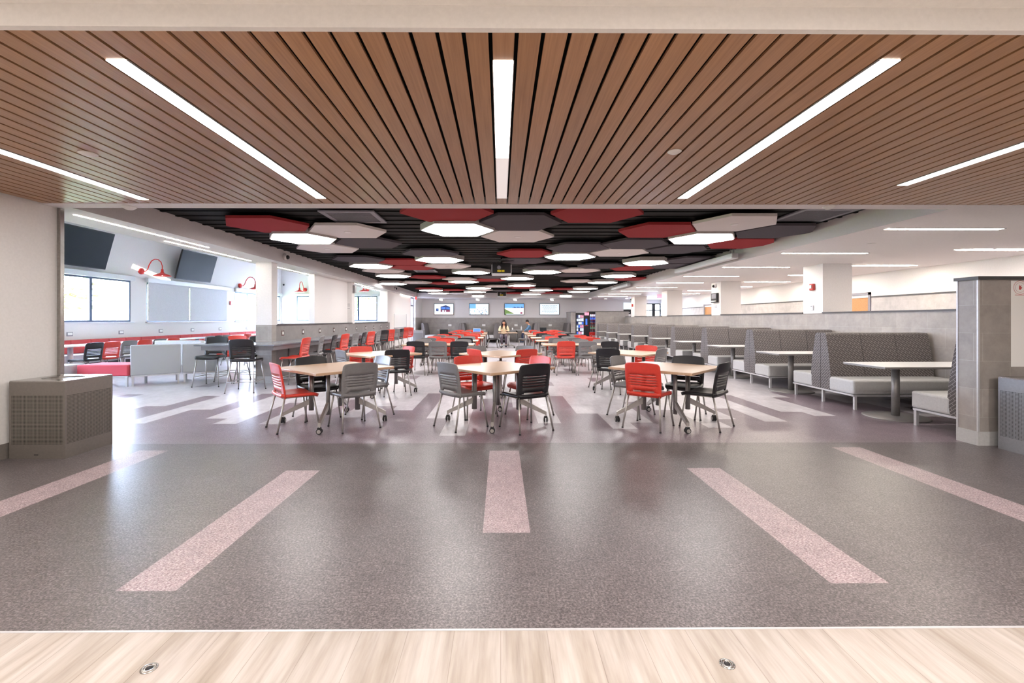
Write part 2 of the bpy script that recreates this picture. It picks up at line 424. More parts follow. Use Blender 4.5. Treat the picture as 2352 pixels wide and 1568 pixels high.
# half wall with columns on the left
def halfwall():
    bm = bm_(); box(bm, -5.24, -4.90, 9.98, 20.2, 0, 1.235); struct('wall_half', bm, 'tile_half')
    bm = bm_(); box(bm, -5.26, -4.88, 10.03, 15.06, 1.235, 1.262); box(bm, -5.26, -4.88, 15.34, 19.8, 1.235, 1.262); struct('trim_5', bm, 'dark_cap')
    bm = bm_(); box(bm, -5.24, -4.90, 9.78, 9.98, 0, 1.25, 0); box(bm, -5.24, -4.90, 9.78, 10.03, 1.25, ZC, 1)
    box(bm, -5.245, -4.895, 9.77, 9.985, 0, .15, 2)
    struct('wall_column', bm, ['tile_gray', 'white_paint', 'vinyl_light'])
    bm = bm_(); box(bm, -5.22, -4.90, 15.06, 15.34, 1.235, ZC, 0); struct('wall_column', bm, 'white_paint')
    bm = bm_(); box(bm, -5.22, -4.90, 19.8, 20.2, 1.235, ZC, 0); struct('wall_column', bm, 'white_paint')
    sbox('wall_infill', 'white_paint', -5.2, -5.05, 12.4, 15.06, 1.26, ZC)
    sbox('wall_hall', 'white_paint', -5.2, -4.9, 20.2, 24.9, 0, ZC)
    sbox('baseboard_hall', 'base_gray', -4.9, -4.89, 20.2, 24.9, 0, .12)
    bm = bm_(); box(bm, -5.2, -4.87, 26.1, YF, 1.47, ZC, 0); box(bm, -5.2, -4.87, 26.1, YF, 0, 1.47, 1); struct('wall_hall', bm, ['white_paint', 'tile_gray'])
halfwall()
# booth wall, columns, end blocks on the right
def rightside():
    bm = bm_(); box(bm, XQ, XQ+.25, 5.19, 26.2, 0, 1.50); struct('wall_booth', bm, 'tile_gray')
    bm = bm_(); ys = [(10.08, 10.73), (14.75, 15.4), (19.5, 20.15), (24.25, 24.9)]; y = 5.19
    for a, b in ys: box(bm, XQ-.02, XQ+.27, y, a, 1.50, 1.53); y = b
    box(bm, XQ-.02, XQ+.27, y, 26.0, 1.50, 1.53); struct('trim_6', bm, 'dark_cap')
    for a, b in ys: sbox('wall_column', 'white_paint', XQ, XQ+.65, a, b, 1.49, ZC)
    # end block facing the camera (nearest)
    bm = bm_(); box(bm, 5.185, 7.6, 4.965, 5.19, .15, 1.80, 0); box(bm, 5.175, 7.6, 4.955, 5.195, 0, .15, 1); struct('wall_end', bm, ['tile_gray', 'vinyl_light'])
    bm = bm_(); box(bm, 5.15, 7.65, 4.93, 5.2, 1.80, 1.835); struct('trim_7', bm, 'dark_cap')
    bm = bm_(); box(bm, 5.178, 5.195, 4.958, 4.975, .15, 1.80); box(bm, 5.178, 5.19, 5.18, 5.197, .15, 1.80); struct('trim_8', bm, 'silver_white')
    # far block beside the vending machines
    bm = bm_(); box(bm, 5.47, 7.35, 26.2, 26.45, 0, 1.81); struct('wall_end', bm, 'tile_gray')
    sbox('trim_9', 'dark_cap', 5.45, 7.37, 26.18, 26.47, 1.81, 1.835)
    bm = bm_(); box(bm, 4.08, 4.36, 26.6, YF, 0, 1.78); struct('wall_end', bm, 'tile_gray')
    sbox('trim_10', 'dark_cap', 4.06, 4.38, 26.58, YF, 1.78, 1.805)
    # outer right wall, wainscot
    bm = bm_(); box(bm, XRW, XRW+.2, 4.9, YF+.2, 1.96, 3.1, 0); box(bm, XRW, XRW+.2, 4.9, 12.35, 0, 1.96, 1); box(bm, XRW, XRW+.2, 13.35, 21.4, 0, 1.96, 1)
    box(bm, XRW, XRW+.2, 22.3, YF+.2, 0, 1.96, 1); struct('wall_right', bm, ['white_paint', 'tile_beige'])
    bm = bm_(); box(bm, XRW-.02, XRW, 5.3, 12.28, 1.955, 1.985); box(bm, XRW-.02, XRW, 13.42, 21.33, 1.955, 1.985); box(bm, XRW-.02, XRW, 22.37, YF, 1.955, 1.985); struct('trim_11', bm, 'dark_cap')
    sbox('wall_right', 'cream_paint', 7.6, XRW+.2, 4.95, 5.15, 0, 1.8)
rightside()
bm = bm_(); box(bm, -5.2, 5.47, YF, YF+.2, 0, 1.47, 1); box(bm, -5.2, 5.47, YF, YF+.2, 1.47, ZC, 0); box(bm, 5.47, 9.0, YF, YF+.2, 0, ZC, 0)
box(bm, 9.0, XRW, YF, YF+.2, 2.35, ZC, 0); struct('wall_far', bm, ['white_paint', 'tile_gray'])

# ------------------------------------------------------------------ windows and doors
def window_x(n, x, y0, y1, z0, z1, mull, shade=False):
    bm = bm_(); w = .05
    ed = [y0]+mull+[y1]
    box(bm, x-.07, x-.005, y0, y1, z0, z0+w); box(bm, x-.07, x-.005, y0, y1, z1-w, z1)
    for y in ed: box(bm, x-.07, x-.005, max(y0, y-.045), min(y1, y+.045), z0+w, z1-w)
    fr = struct('window_%d' % n, bm, 'frame_blue_gray')
    for a, b in zip(ed, ed[1:]): obj('glass_pane', box(bm_(), x-.045, x-.039, a+.02, b-.02, z0+.04, z1-.04), 'glass', fr)
    obj('sill', box(bm_(), x-.1, x+.07, y0-.06, y1+.06, z0-.03, z0), 'silver_white', fr)
    obj('shade_box', box(bm_(), x+.0, x+.1, y0-.06, y1+.06, z1-.0, z1+.14), 'silver_white', fr)
    if shade:
        for a, b in zip(ed, ed[1:]): obj('roller_shade', box(bm_(), x+.03, x+.036, a+.02, b-.02, z0+.02, z1), 'shade_fabric', fr)
def window_y(n, y, x0, x1, z0, z1, mull):
    bm = bm_(); w = .05; ed = [x0]+mull+[x1]
    box(bm, x0, x1, y+.005, y+.07, z0, z0+w); box(bm, x0, x1, y+.005, y+.07, z1-w, z1)
    for x in ed: box(bm, max(x0, x-.05), min(x1, x+.05), y+.005, y+.07, z0+w, z1-w)
    fr = struct('window_%d' % n, bm, 'frame_blue_gray')
    for a, b in zip(ed, ed[1:]): obj('glass_pane', box(bm_(), a+.02, b-.02, y+.039, y+.045, z0+.04, z1-.04), 'glass', fr)
    obj('sill', box(bm_(), x0-.06, x1+.06, y-.07, y+.1, z0-.03, z0), 'silver_white', fr)
    obj('shade_box', box(bm_(), x0-.06, x1+.06, y-.1, y, z1, z1+.12), 'silver_white', fr)
window_x(1, XW, 10.2, 14.33, ZS, ZW, [11.5, 12.95]); window_x(2, XW, 14.98, 19.33, ZS, ZW, [17.0], True)
window_x(3, XW, 19.96, 24.05, ZS, ZW, [21.0, 22.4]); window_x(4, XW, 6.0, 9.4, ZS, ZW, [7.7])
window_y(5, 24.3, -10.8, -8.9, ZS, 2.6, []); window_y(6, 24.3, -8.1, -6.55, ZS, 2.6, [-7.55])
def door_solid(n, y0, y1):
    fr = struct('door_%d' % n, box(box(box(bm_(), XRW-.03, XRW+.1, y0-.07, y0, 0, 2.1), XRW-.03, XRW+.1, y1, y1+.07, 0, 2.1), XRW-.03, XRW+.1, y0-.07, y1+.07, 2.03, 2.1), 'grille_gray')
    obj('door_leaf', box(bm_(), XRW+.02, XRW+.065, y0+.003, y1-.003, .01, 2.03), 'door_wood', fr)
    obj('door_handle', tube(tube(bm_(), [(XRW+.02, y0+.08, 1.0), (XRW-.04, y0+.08, 1.0)], .012), [(XRW-.035, y0+.08, 1.0), (XRW-.035, y0+.2, 1.0)], .01), 'steel', fr)
door_solid(1, 12.35, 13.35); door_solid(2, 21.4, 22.3)
def door_glazed():
    y = YF+.02; bm = bm_()
    for a, b in ((9.0, 9.06), (9.42, 9.62), (9.89, XRW)): box(bm, a, b, y, y+.08, 0, 2.35)
    for z in (0, 1.05, 1.9, 2.29): box(bm, 9.06, 9.89, y, y+.08, z, z+.06)
    fr = struct('door_3', bm, 'black_plastic')
    for a, b in ((9.06, 9.42), (9.62, 9.89)): obj('glass_pane', box(bm_(), a, b, y+.035, y+.041, .06, 2.3), 'glass', fr)
    bm = bm_(); x = -5.0
    for a, b in ((24.9, 24.98), (25.48, 25.54), (26.02, 26.1)): box(bm, x-.1, x+.02, a, b, 0, 2.59)
    for z in (0, 2.1, 2.53): box(bm, x-.1, x+.02, 24.98, 26.02, z, z+.06)
    fr = struct('door_4', bm, 'grille_gray')
    for a, b in ((24.98, 25.48), (25.54, 26.02)): obj('glass_pane', box(bm_(), x-.045, x-.039, a, b, .06, 2.53), 'glass', fr)
    obj('door_handle', tube(bm_(), [(x+.05, 25.46, .9), (x+.05, 25.46, 1.2)], .015), 'steel', fr)
door_glazed()
# ------------------------------------------------------------------ chairs
def back_mesh(color):
    bm = bm_(); nx = 16
    zs = [.405, .43, .458, .466, .482]; slots = [.545, .578, .611, .644, .677]
    for s in slots: zs += [s-.0028, s+.0028]
    zs += [.72, .76, .79, .81, .822, .83, .835]; zs = sorted(zs)
    def hw(z):
        w = .218+.01*math.sin((z-.42)/.42*PI)
        if z > .80: w -= .002+.020*((z-.80)/.035)**2.5
        return w
    grid = []
    for z in zs:
        row = []
        for i in range(nx+1):
            u = -1+2*i/nx; x = u*hw(z); t = max(0, (z-.43)/.405)
            y = -.185-.085*t**1.5+.03*u*u*(0.35+.65*math.sin(min(1, t*1.2)*PI/2))-.012*math.sin(t*PI)
            zz = z-(0 if z < .8 else .010*u*u)
            row.append(bm.verts.new((x, y, zz)))
        grid.append(row)
    for j in range(len(zs)-1):
        zc = (zs[j]+zs[j+1])/2
        for i in range(nx):
            u = abs(-1+2*(i+.5)/nx)
            if any(abs(zc-s) < .0025 for s in slots) and u < .78: continue
            if .458 < zc < .482 and u < (.78 if zc < .466 else .68): continue
            f = bm.faces.new((grid[j][i], grid[j][i+1], grid[j+1][i+1], grid[j+1][i])); f.smooth = True
    bmesh.ops.recalc_face_normals(bm, faces=bm.faces[:])
    bmesh.ops.solidify(bm, geom=bm.faces[:], thickness=.012)
    me = bpy.data.meshes.new('backrest'); bm.to_mesh(me); bm.free(); me.materials.append(M[color]); return me
def seat_mesh(color):
    bm = bm_(); nx, ny = 10, 12; g = []
    for j in range(ny+1):
        v = j/ny; y = -.2+.435*v; row = []
        for i in range(nx+1):
            u = -1+2*i/nx; w = .205+.03*math.sin(min(1, v*1.3)*PI/2)-(0 if v < .85 else .03*((v-.85)/.15)**2)
            z = .445+.012*u*u-.012*math.sin(v*PI)*(1-u*u)-(0 if v < .8 else .03*((v-.8)/.2)**2)+(0 if v > .1 else .012*(.1-v)/.1)
            row.append(bm.verts.new((u*w, y, z)))
        g.append(row)
    for j in range(ny):
        for i in range(nx):
            f = bm.faces.new((g[j][i], g[j][i+1], g[j+1][i+1], g[j+1][i])); f.smooth = True
    bmesh.ops.recalc_face_normals(bm, faces=bm.faces[:])
    if bm.faces[0].normal.z < 0: bmesh.ops.reverse_faces(bm, faces=bm.faces[:])
    bmesh.ops.solidify(bm, geom=bm.faces[:], thickness=.036)
    me = bpy.data.meshes.new('seat'); bm.to_mesh(me); bm.free(); me.materials.append(M[color]); return me
def leg_bm(s, rear, h):
    bm = bm_()
    top = Vector((s*.195, -.165 if rear else .165, .43+h)); k = (.43+h)/.43
    bot = Vector((s*.24, -.265 if rear else .235, 0)) if h == 0 else Vector((s*.255, -.30 if rear else .25, 0))
    d = (top-bot).normalized()
    tube(bm, [bot+d*.012, top], .0115, 8, 0); tube(bm, [bot, bot+d*.016], .0135, 8, 1); return bm
PROTO = {}
def make_chair(kind, h=0.0):
    name = 'bar_stool' if h else 'stacking_chair'
    col = {'red': 'chair_red', 'black': 'chair_black', 'gray': 'chair_gray'}[kind]
    t = thing(name, '', 'stool' if h else 'chair')
    o = obj('seat', seat_mesh(col), col, t); o.location.z = h
    o = obj('backrest', back_mesh(col), col, t); o.location.z = h
    for s in (-1, 1):
        for rear in (False, True): obj('leg', leg_bm(s, rear, h), ['silver', 'black_plastic'], t)
    bm = bm_()
    for s in (-1, 1): tube(bm, [(s*.195, -.165, .415+h), (s*.2, .165, .415+h)], .010, 6)
    for y in (-.1, .12): tube(bm, [(-.195, y, .415+h), (.195, y, .415+h)], .010, 6)
    obj('seat_frame', bm, 'silver', t)
    if h:
        bm = bm_(); z = .2; q = [(-.237, -.26), (.237, -.26), (.237, .225), (-.237, .225)]
        for i in range(4): tube(bm, [(*q[i], z), (*q[(i+1) % 4], z)], .008, 6)
        obj('footrest', bm, 'silver', t)
    register(t); return t
def place(kind, x, y, heading, label, group, h=0.0):
    key = (kind, h); rz = math.radians(heading)-PI/2
    if key not in PROTO:
        PROTO[key] = [make_chair(kind, h), False]
    t, used = PROTO[key]
    if not used:
        t.location = (x, y, 0); t.rotation_euler = (0, 0, rz); t['label'] = label; t['group'] = group; PROTO[key][1] = True; return t
    return dup(t, (x, y, 0), rz, label, group)
CW = {'red': 'red', 'black': 'black', 'gray': 'grey'}
G1 = 'stacking chairs around the square wooden tables'
def group_chairs(tab, lst):
    for k, x, y, hd, where in lst:
        place(k, x, y, hd, '%s slotted plastic chair %s %s' % (CW[k], where, tab), G1)
group_chairs('of the front left wooden table', [('red', -2.615, 5.79, 41, 'at the near left side'), ('gray', -1.87, 5.82, 129, 'at the near right side'),
    ('black', -2.57, 6.40, -48, 'at the far left side'), ('gray', -1.89, 6.55, 225, 'at the far right side')])
group_chairs('of the front middle wooden table', [('gray', -.50, 5.86, 41, 'at the near left side'), ('black', .31, 5.74, 119, 'at the near right side'),
    ('red', -.37, 6.52, -59, 'at the far left side'), ('red', .40, 6.55, 218, 'at the far right side')])
group_chairs('of the front right wooden table', [('red', 1.89, 5.84, 52, 'at the near left side'), ('black', 2.63, 5.87, 135, 'at the near right side'),
    ('gray', 1.88, 6.55, -42, 'at the far left side'), ('black', 2.62, 6.50, 238, 'at the far right side')])
group_chairs('of the second left wooden table', [('gray', -2.66, 8.22, 42, 'at the near left side'), ('black', -1.93, 8.36, 113, 'at the near right side'),
    ('red', -2.66, 8.86, -62, 'at the far left side'), ('red', -2.00, 8.96, 222, 'at the far right side')])
group_chairs('of the second middle wooden table', [('red', -.31, 8.42, 38, 'at the near left side'), ('red', .37, 8.45, 118, 'at the near right side'),
    ('gray', -.37, 9.05, -58, 'at the far left side'), ('gray', .37, 9.10, 236, 'at the far right side')])
group_chairs('of the second right wooden table', [('black', 2.08, 8.62, 62, 'at the near left side'), ('gray', 2.80, 8.55, 135, 'at the near right side'),
    ('gray', 2.13, 9.22, -42, 'at the far left side'), ('red', 2.88, 9.20, 240, 'at the far right side')])
# rows of long tables
YR = [11.33+2.13*i for i in range(6)]
LEFTX, RIGHTX = (-2.07, -1.54, -1.01), (1.60, 2.14, 2.68)
LN = ['bgb', 'grb', 'grr', 'brr', 'grr', 'rrr']; LFAR = ['grg', 'rgg', 'rgr', 'rrg', 'rgr', 'rrg']
RN = ['rgb', 'ggr', 'gbr', 'brb', 'rrg', 'rbr']; RFAR = ['ggg', 'rgr', 'brg', 'rrg', 'grr', 'rrr']
KC = {'r': 'red', 'b': 'black', 'g': 'gray'}
for side, xs, near, far in (('left', LEFTX, LN, LFAR), ('right', RIGHTX, RN, RFAR)):
    for i, y in enumerate(YR):
        tb = 'long table %s in the %s block' % (ORD[i] if i else 'nearest us', side)
        tb = ('nearest long table' if i == 0 else '%s long table back' % ORD[i])+' in the %s block' % side
        for j, x in enumerate(xs):
            seat = ('left', 'middle', 'right')[j]
            jx, jr = random.uniform(-.02, .02), random.uniform(-3, 3)
            k = KC[near[i][j]]
            place(k, x+jx, y+.09, 90+jr, '%s chair, %s of three, near side of %s' % (CW[k], seat, tb), 'chairs pushed up to the long tables')
            k = KC[far[i][j]]
            place(k, x+jx, y+.68, -90+jr, '%s chair, %s of three, far side of %s' % (CW[k], seat, tb), 'chairs pushed up to the long tables')
# ------------------------------------------------------------------ tables
def caster(bm, c, r=.034):
    b = bm_()
    for s in (-.016, .016): tube(b, [(c[0]+s-.009, c[1], c[2]), (c[0]+s+.009, c[1], c[2])], r, 14, 0)
    tube(b, [(c[0], c[1], c[2]+r-.01), (c[0], c[1], c[2]+r+.03)], .009, 6, 1)
    box(b, c[0]-.02, c[0]+.02, c[1]-.02, c[1]+.02, c[2]+.02, c[2]+r+.01, 0)
    for s in (-.03, .03): tube(b, [(c[0]+s-.002, c[1], c[2]), (c[0]+s+.002, c[1], c[2])], r*.68, 14, 1)
    merge(bm, b); return bm
def square_table(x, y, rz, label):
    t = thing('cafe_table', label, 'table', (x, y, 0), rz, 'square wooden tables on casters'); s = .555
    obj('table_top', box(bm_(), -s, s, -s, s, .703, .736, bev=.006), 'table_wood', t)
    u = bm_()
    for a in range(4): box(u, -.02, .02, -.42, .42, .68, .703, mat=Matrix.Rotation(a*PI/4, 4, 'Z'))
    obj('underframe', u, 'post_gray', t)
    for a in range(4):
        an = PI/4+a*PI/2; R_ = Matrix.Rotation(an, 4, 'Z')
        bm = bm_(); tube(bm, [(.30, 0, .16), (.30, 0, .70)], .034, 12, flat=.7); bmesh.ops.transform(bm, matrix=R_, verts=bm.verts[:]); obj('post', bm, 'post_gray', t)
        bm = bm_()
        vs = [(.32, .24), (.32, .32), (.67, .135), (.67, .09)]
        for sy in (0,):
            lo = [bm.verts.new((px, -.017, pz)) for px, pz in vs]; hi = [bm.verts.new((px, .017, pz)) for px, pz in vs]
            bm.faces.new(lo); bm.faces.new(hi[::-1])
            for i in range(4): bm.faces.new((lo[i], hi[i], hi[(i+1) % 4], lo[(i+1) % 4]))
        bmesh.ops.transform(bm, matrix=R_, verts=bm.verts[:]); obj('foot_arm', bm, 'silver', t)
        bm = bm_(); caster(bm, (.66, 0, .034)); bmesh.ops.transform(bm, matrix=R_, verts=bm.verts[:]); obj('caster', bm, ['black_plastic', 'silver'], t)
    return t
D45 = math.radians
square_table(-2.22, 6.11, D45(45+5), 'square wood-topped table on casters, front left of the three nearest')
square_table(-.056, 6.155, D45(45-4), 'square wood-topped table on casters, middle of the three nearest')
square_table(2.22, 6.145, D45(45+2), 'square wood-topped table on casters, right of the three nearest')
square_table(-2.26, 8.55, D45(45+4), 'square wood-topped table on casters, left of the second row')
square_table(0.0, 8.60, D45(45), 'square wood-topped table on casters, middle of the second row')
square_table(2.46, 8.82, D45(45+1), 'square wood-topped table on casters, right of the second row')
def long_table(x0, x1, y0, label, d=.76, top='table_wood', group='long tables in rows'):
    t = thing('long_table', label, 'table', ((x0+x1)/2, y0+d/2, 0), 0, group); w = (x1-x0)/2; h = d/2
    obj('table_top', box(bm_(), -w, w, -h, h, .705, .736, bev=.005), top, t)
    obj('rail', box(bm_(), -w+.2, w-.2, -.03, .03, .66, .705), 'post_gray', t)
    for s in (-1, 1):
        x = s*(w-.1)
        bm = bm_(); tube(bm, [(x, 0, .07), (x, 0, .70)], .03, 10); obj('post', bm, 'post_gray', t)
        bm = bm_(); box(bm, x-.022, x+.022, -h+.06, h-.06, .062, .095); obj('foot_bar', bm, 'silver', t)
        for q in (-1, 1):
            bm = bm_(); caster(bm, (x, q*(h-.09), .031), .031); obj('caster', bm, ['black_plastic', 'silver'], t)
    return t
for i, y in enumerate(YR):
    w_ = 'nearest' if i == 0 else ORD[i]+' back'
    long_table(-2.46, -.68 if i < 2 else -.60, y, 'long rectangular wood-topped table, %s of the left block' % w_)
    long_table(1.06, 2.95, y, 'long rectangular wood-topped table, %s of the right block' % w_)
# ------------------------------------------------------------------ booths along the right wall
def booth_seat(parent_t, y0, y1, back_y, w, front):        # seat slab, front = +1/-1 side of the front edge
    pass
def booth_unit(loc, rz, label, group, double=True, length=1.70):
    """local x: 0..length along the bench, y: depth"""
    t = thing('booth_bench', label, 'bench', loc, rz, group); n = 3; L = length
    sides = (-1, 1) if double else (1,)
    for s in sides:
        a, b = sorted((s*.20, s*.72))
        obj('seat', box(bm_(), 0, L, a, b, .225, .445, bev=.03), 'vinyl_light', t)
        for i in range(n):
            x0, x1 = L*i/n+.004, L*(i+1)/n-.004
            prof = [(0.004, .225), (.20, .225), (.235, .42), (.22, .60), (.17, .90), (.13, 1.11), (.11, 1.138), (.07, 1.148), (0.004, 1.148)]
            bm = bm_(); v0 = [bm.verts.new((x0, s*py, pz)) for py, pz in prof]; v1 = [bm.verts.new((x1, s*py, pz)) for py, pz in prof]
            bm.faces.new(v0); bm.faces.new(v1[::-1])
            for k in range(len(prof)): bm.faces.new((v0[k], v1[k], v1[(k+1) % len(prof)], v0[(k+1) % len(prof)]))
            obj('back_cushion', bm, 'booth_fabric', t)
    y0 = -.72 if double else -.0
    bm = bm_(); box(bm, 0, L, y0, y0+.03, .2, .225); box(bm, 0, L, .69, .72, .2, .225); box(bm, 0, .03, y0, .72, .2, .225); box(bm, L-.03, L, y0, .72, .2, .225); obj('rail', bm, 'silver_white', t)
    for x in (.02, L-.06):
        for y in ((-.70, -.02, .68) if double else (.02, .68)):
            obj('leg', box(bm_(), x, x+.035, y-.018, y+.018, 0, .2), 'silver_white', t)
    register(t); return t
def booth_table(x0, x1, yc, label, group, posts=2, rz=0):
    t = thing('booth_table', label, 'table', ((x0+x1)/2, yc, 0), rz, group); w = (x1-x0)/2
    bm = bm_(); box(bm, -w, w, -.37, .37, .733, .738, 0); box(bm, -w, w, -.37, .37, .708, .733, 1); obj('table_top', bm, ['table_white', 'post_gray'], t)
    xs = (-w+.46, w-.40) if posts == 2 else (0,)
    for x in xs:
        bm = bm_(); tube(bm, [(x, 0, .02), (x, 0, .708)], .048, 16); obj('post', bm, 'post_gray', t)
        r = .38 if posts == 2 else .26
        bm = bm_(); lathe(bm, [(0, 0), (r, 0), (r, .008), (r-.02, .016), (.1, .024), (0, .024)], (x, 0, 0), 36); obj('base', bm, 'post_gray', t)
    return t
XB = 5.34; GB = 'upholstered booth benches along the tiled wall'
u0 = booth_unit((XB, 7.64, 0), 0, 'double grey patterned booth bench along the right wall, first full one from the front', GB)
for k in range(1, 9):
    dup(u0, (XB, 7.64+2.18*k, 0), 0, 'double grey patterned booth bench along the right wall, %s full one from the front' % ORD[k], GB)
booth_unit((XB, 5.235, 0), 0, 'single grey patterned booth bench backing onto the tiled end wall', GB, double=False)
for k in range(9):
    booth_table(5.08, 7.0, 6.42 if k == 0 else 7.64+2.18*(k-1)+1.09, 'white pedestal booth table by the right wall, %s from the front' % ORD[k], 'white booth tables along the tiled wall')
# far wall booths: benches set at right angles to the far wall
GF = 'booth benches against the far wall'
uf = booth_unit((-2.28, 26.62, 0), PI/2, 'grey double booth bench at the far wall between the first and second screens', GF)
for x, lab in ((-.2, 'grey double booth bench at the far wall behind the woman'), (2.12, 'grey double booth bench at the far wall behind the seated man')):
    dup(uf, (x, 26.62, 0), PI/2, lab, GF)
us = booth_unit((-4.62, 28.32, 0), -PI/2, 'grey single booth bench in the far left corner beside the bin', GF, double=False)
us2 = booth_unit((4.04, 26.62, 0), PI/2, 'grey single booth bench at the far wall beside the vending machine block', GF, double=False)
for x, lab in ((-3.42, 'white table between the far booths under the building screen'), (-1.24, 'white table between the far booths under the crowd screen'),
               (.96, 'white table between the far booths holding the cup and bottle'), (3.08, 'white table between the far booths under the text screen')):
    booth_table(x-.35, x+.35, 27.2, lab, 'white tables between the far wall booths', posts=1)
# ------------------------------------------------------------------ counter and stools
def counter():
    t = thing('bar_counter', 'long grey counter wrapping the tiled column and following the half wall', 'counter')
    bm = bm_(); prism(bm, [(-5.76, 8.62), (-4.26, 8.62), (-4.26, 20.0), (-4.9, 20.0), (-4.9, 9.76), (-5.24, 9.76), (-5.24, 9.35), (-5.76, 9.35)], .865, .89); obj('countertop', bm, 'counter_gray', t)
    bm = bm_(); prism(bm, [(-5.66, 8.68), (-4.30, 8.68), (-4.30, 19.9), (-4.36, 19.9), (-4.36, 8.74), (-5.66, 8.74)], .78, .865); obj('apron', bm, 'apron_gray', t)
    y = 10.6
    while y < 19.9:
        bm = bm_(); tube(bm, [(-4.895, y, .32), (-4.42, y, .83)], .02, 6); tube(bm, [(-4.895, y, .84), (-4.36, y, .84)], .02, 6); tube(bm, [(-4.89, y, .3), (-4.89, y, .85)], .02, 6)
        obj('bracket', bm, 'post_gray', t); y += 1.05
counter()
GS = 'bar stools along the grey counter'
place('black', -5.98, 9.46, -84, 'black bar stool on the far side of the counter end, partly behind the countertop', GS, .165)
place('black', -4.86, 8.74, 96, 'black bar stool nearest us, standing before the counter end', GS, .165)
place('black', -5.42, 9.98, -96, 'black bar stool standing left of the tiled column behind the counter', GS, .165)
place('red', -6.02, 10.25, -88, 'red bar stool behind the two black stools at the counter end', GS, .165)
st = [(9.35, 'red'), (10.15, 'gray'), (10.95, 'black'), (11.75, 'red'), (12.6, 'gray'), (13.35, 'black'), (14.15, 'red'), (14.95, 'gray'), (15.85, 'black'), (16.75, 'red'), (17.6, 'gray'), (18.4, 'black'), (19.3, 'red')]
for i, (y, c) in enumerate(st):
    place(c, -4.20, y, 180+random.uniform(-14, 10)-(18 if i > 7 else 0), '%s bar stool facing the half wall, %s along the counter from the front' % (CW[c], ORD[i]), GS, .165)
place('red', -4.25, 20.9, -88, 'red bar stool beyond the counter end in front of the whiteboard', GS, .165)
# ------------------------------------------------------------------ left bay furniture
def banquette(i):
    y0 = 8.0+1.78*i
    t = thing('banquette', 'red-backed wall bench under the windows, %s section from the front' % ORD[i], 'bench', (-11.58, y0, 0), 0, 'red banquettes below the windows')
    obj('plinth', box(bm_(), .02, .55, 0, 1.775, 0, .2), 'black_plastic', t)
    obj('seat', box(bm_(), .0, .62, 0, 1.775, .2, .45, bev=.025), 'vinyl_light', t)
    for k in range(3): obj('back_cushion', box(bm_(), 0, .16, .592*k+.004, .592*(k+1)-.004, .452, .81, bev=.02), 'fabric_red', t)
for i in range(9): banquette(i)
def bay_table(i):
    y = 9.55+1.55*i
    t = thing('bay_table', 'white table in front of the red wall bench, %s from the front' % ORD[i], 'table', (-10.45, y, 0), 0, 'white tables along the red wall bench')
    bm = bm_(); box(bm, -.36, .36, -.77, .77, .71, .736, 0); obj('table_top', bm, 'table_white', t)
    bm = bm_(); tube(bm, [(0, 0, .02), (0, 0, .71)], .055, 16); obj('post', bm, 'silver_white', t)
    bm = bm_(); lathe(bm, [(0, 0), (.3, 0), (.3, .01), (.1, .025), (0, .025)], (0, 0, 0), 28); obj('base', bm, 'post_gray', t)
for i in range(9): bay_table(i)
bc = [('black', 10.6), ('red', 11.08), ('gray', 11.6), ('red', 12.1), ('gray', 12.62), ('red', 13.15), ('gray', 14.8), ('black', 15.22), ('gray', 15.66), ('red', 17.0)]
for i, (c, y) in enumerate(bc):
    place(c, -9.62, y, 176, '%s plastic chair facing the red wall bench, %s from the front' % (CW[c], ORD[i]), 'chairs facing the red wall bench')
def lounge(name, x, y, rz, w, d, back, col, label, group='modular lounge seating in the bay'):
    t = thing(name, label, 'bench' if not back else 'sofa', (x, y, 0), rz, group)    # local: x along, y 0 = outer face, seat towards +y
    y0 = .14 if back else 0
    obj('seat', box(bm_(), 0, w, y0, d, .22, .45, bev=.025), col if not back else 'vinyl_light', t)
    if back: obj('backrest', box(bm_(), 0, w, 0, .14, .22, .84, bev=.02), col, t)
    bm = bm_(); box(bm, .01, w-.01, .01, d-.01, .195, .22); obj('rail', bm, 'silver_white', t)
    for a in (.02, w-.06):
        for b in (.02, d-.06): obj('leg', box(bm_(), a, a+.035, b, b+.035, 0, .195), 'silver_white', t)
    return t
an = math.atan2(.52, .67)
lounge('lounge_sofa', -7.52, 9.28, an, .84, .72, True, 'fabric_light', 'pale grey high-backed sofa module seen from behind, left of the two')
lounge('lounge_sofa', -6.84, 9.82, .55, .66, .72, True, 'fabric_light', 'pale grey high-backed sofa module seen from behind, right one next to the stools')
lounge('lounge_bench', -8.52, 9.18, .06, .98, .62, False, 'fabric_pink', 'backless red upholstered bench left of the pale grey sofas')
lounge('lounge_bench', -9.3, 8.85, .1, .72, .60, False, 'fabric_light', 'backless grey bench at the left edge behind the steel wall end')
lounge('lounge_sofa', -8.6, 11.35, .1, 1.1, .7, True, 'vinyl_light', 'white low sofa further back in the bay beyond the grey sofas')
long_table(-8.6, -6.9, 12.9, 'white long table standing behind the pale sofas in the window bay', .7, 'table_white', 'bay tables')
for x, c, w in ((-8.1, 'red', 'left'), (-7.4, 'black', 'right')):
    place(c, x, 13.85, -90, '%s plastic chair behind the white table in the bay, %s one' % (CW[c], w), 'chairs at the white bay table')
long_table(-8.4, -6.6, 17.2, 'white long table deep in the window bay', .7, 'table_white', 'bay tables')
for x, c, w in ((-8.0, 'gray', 'left'), (-7.3, 'red', 'right')):
    place(c, x, 17.1, 90, '%s plastic chair at the deeper white bay table, %s one' % (CW[c], w), 'chairs at the white bay table')
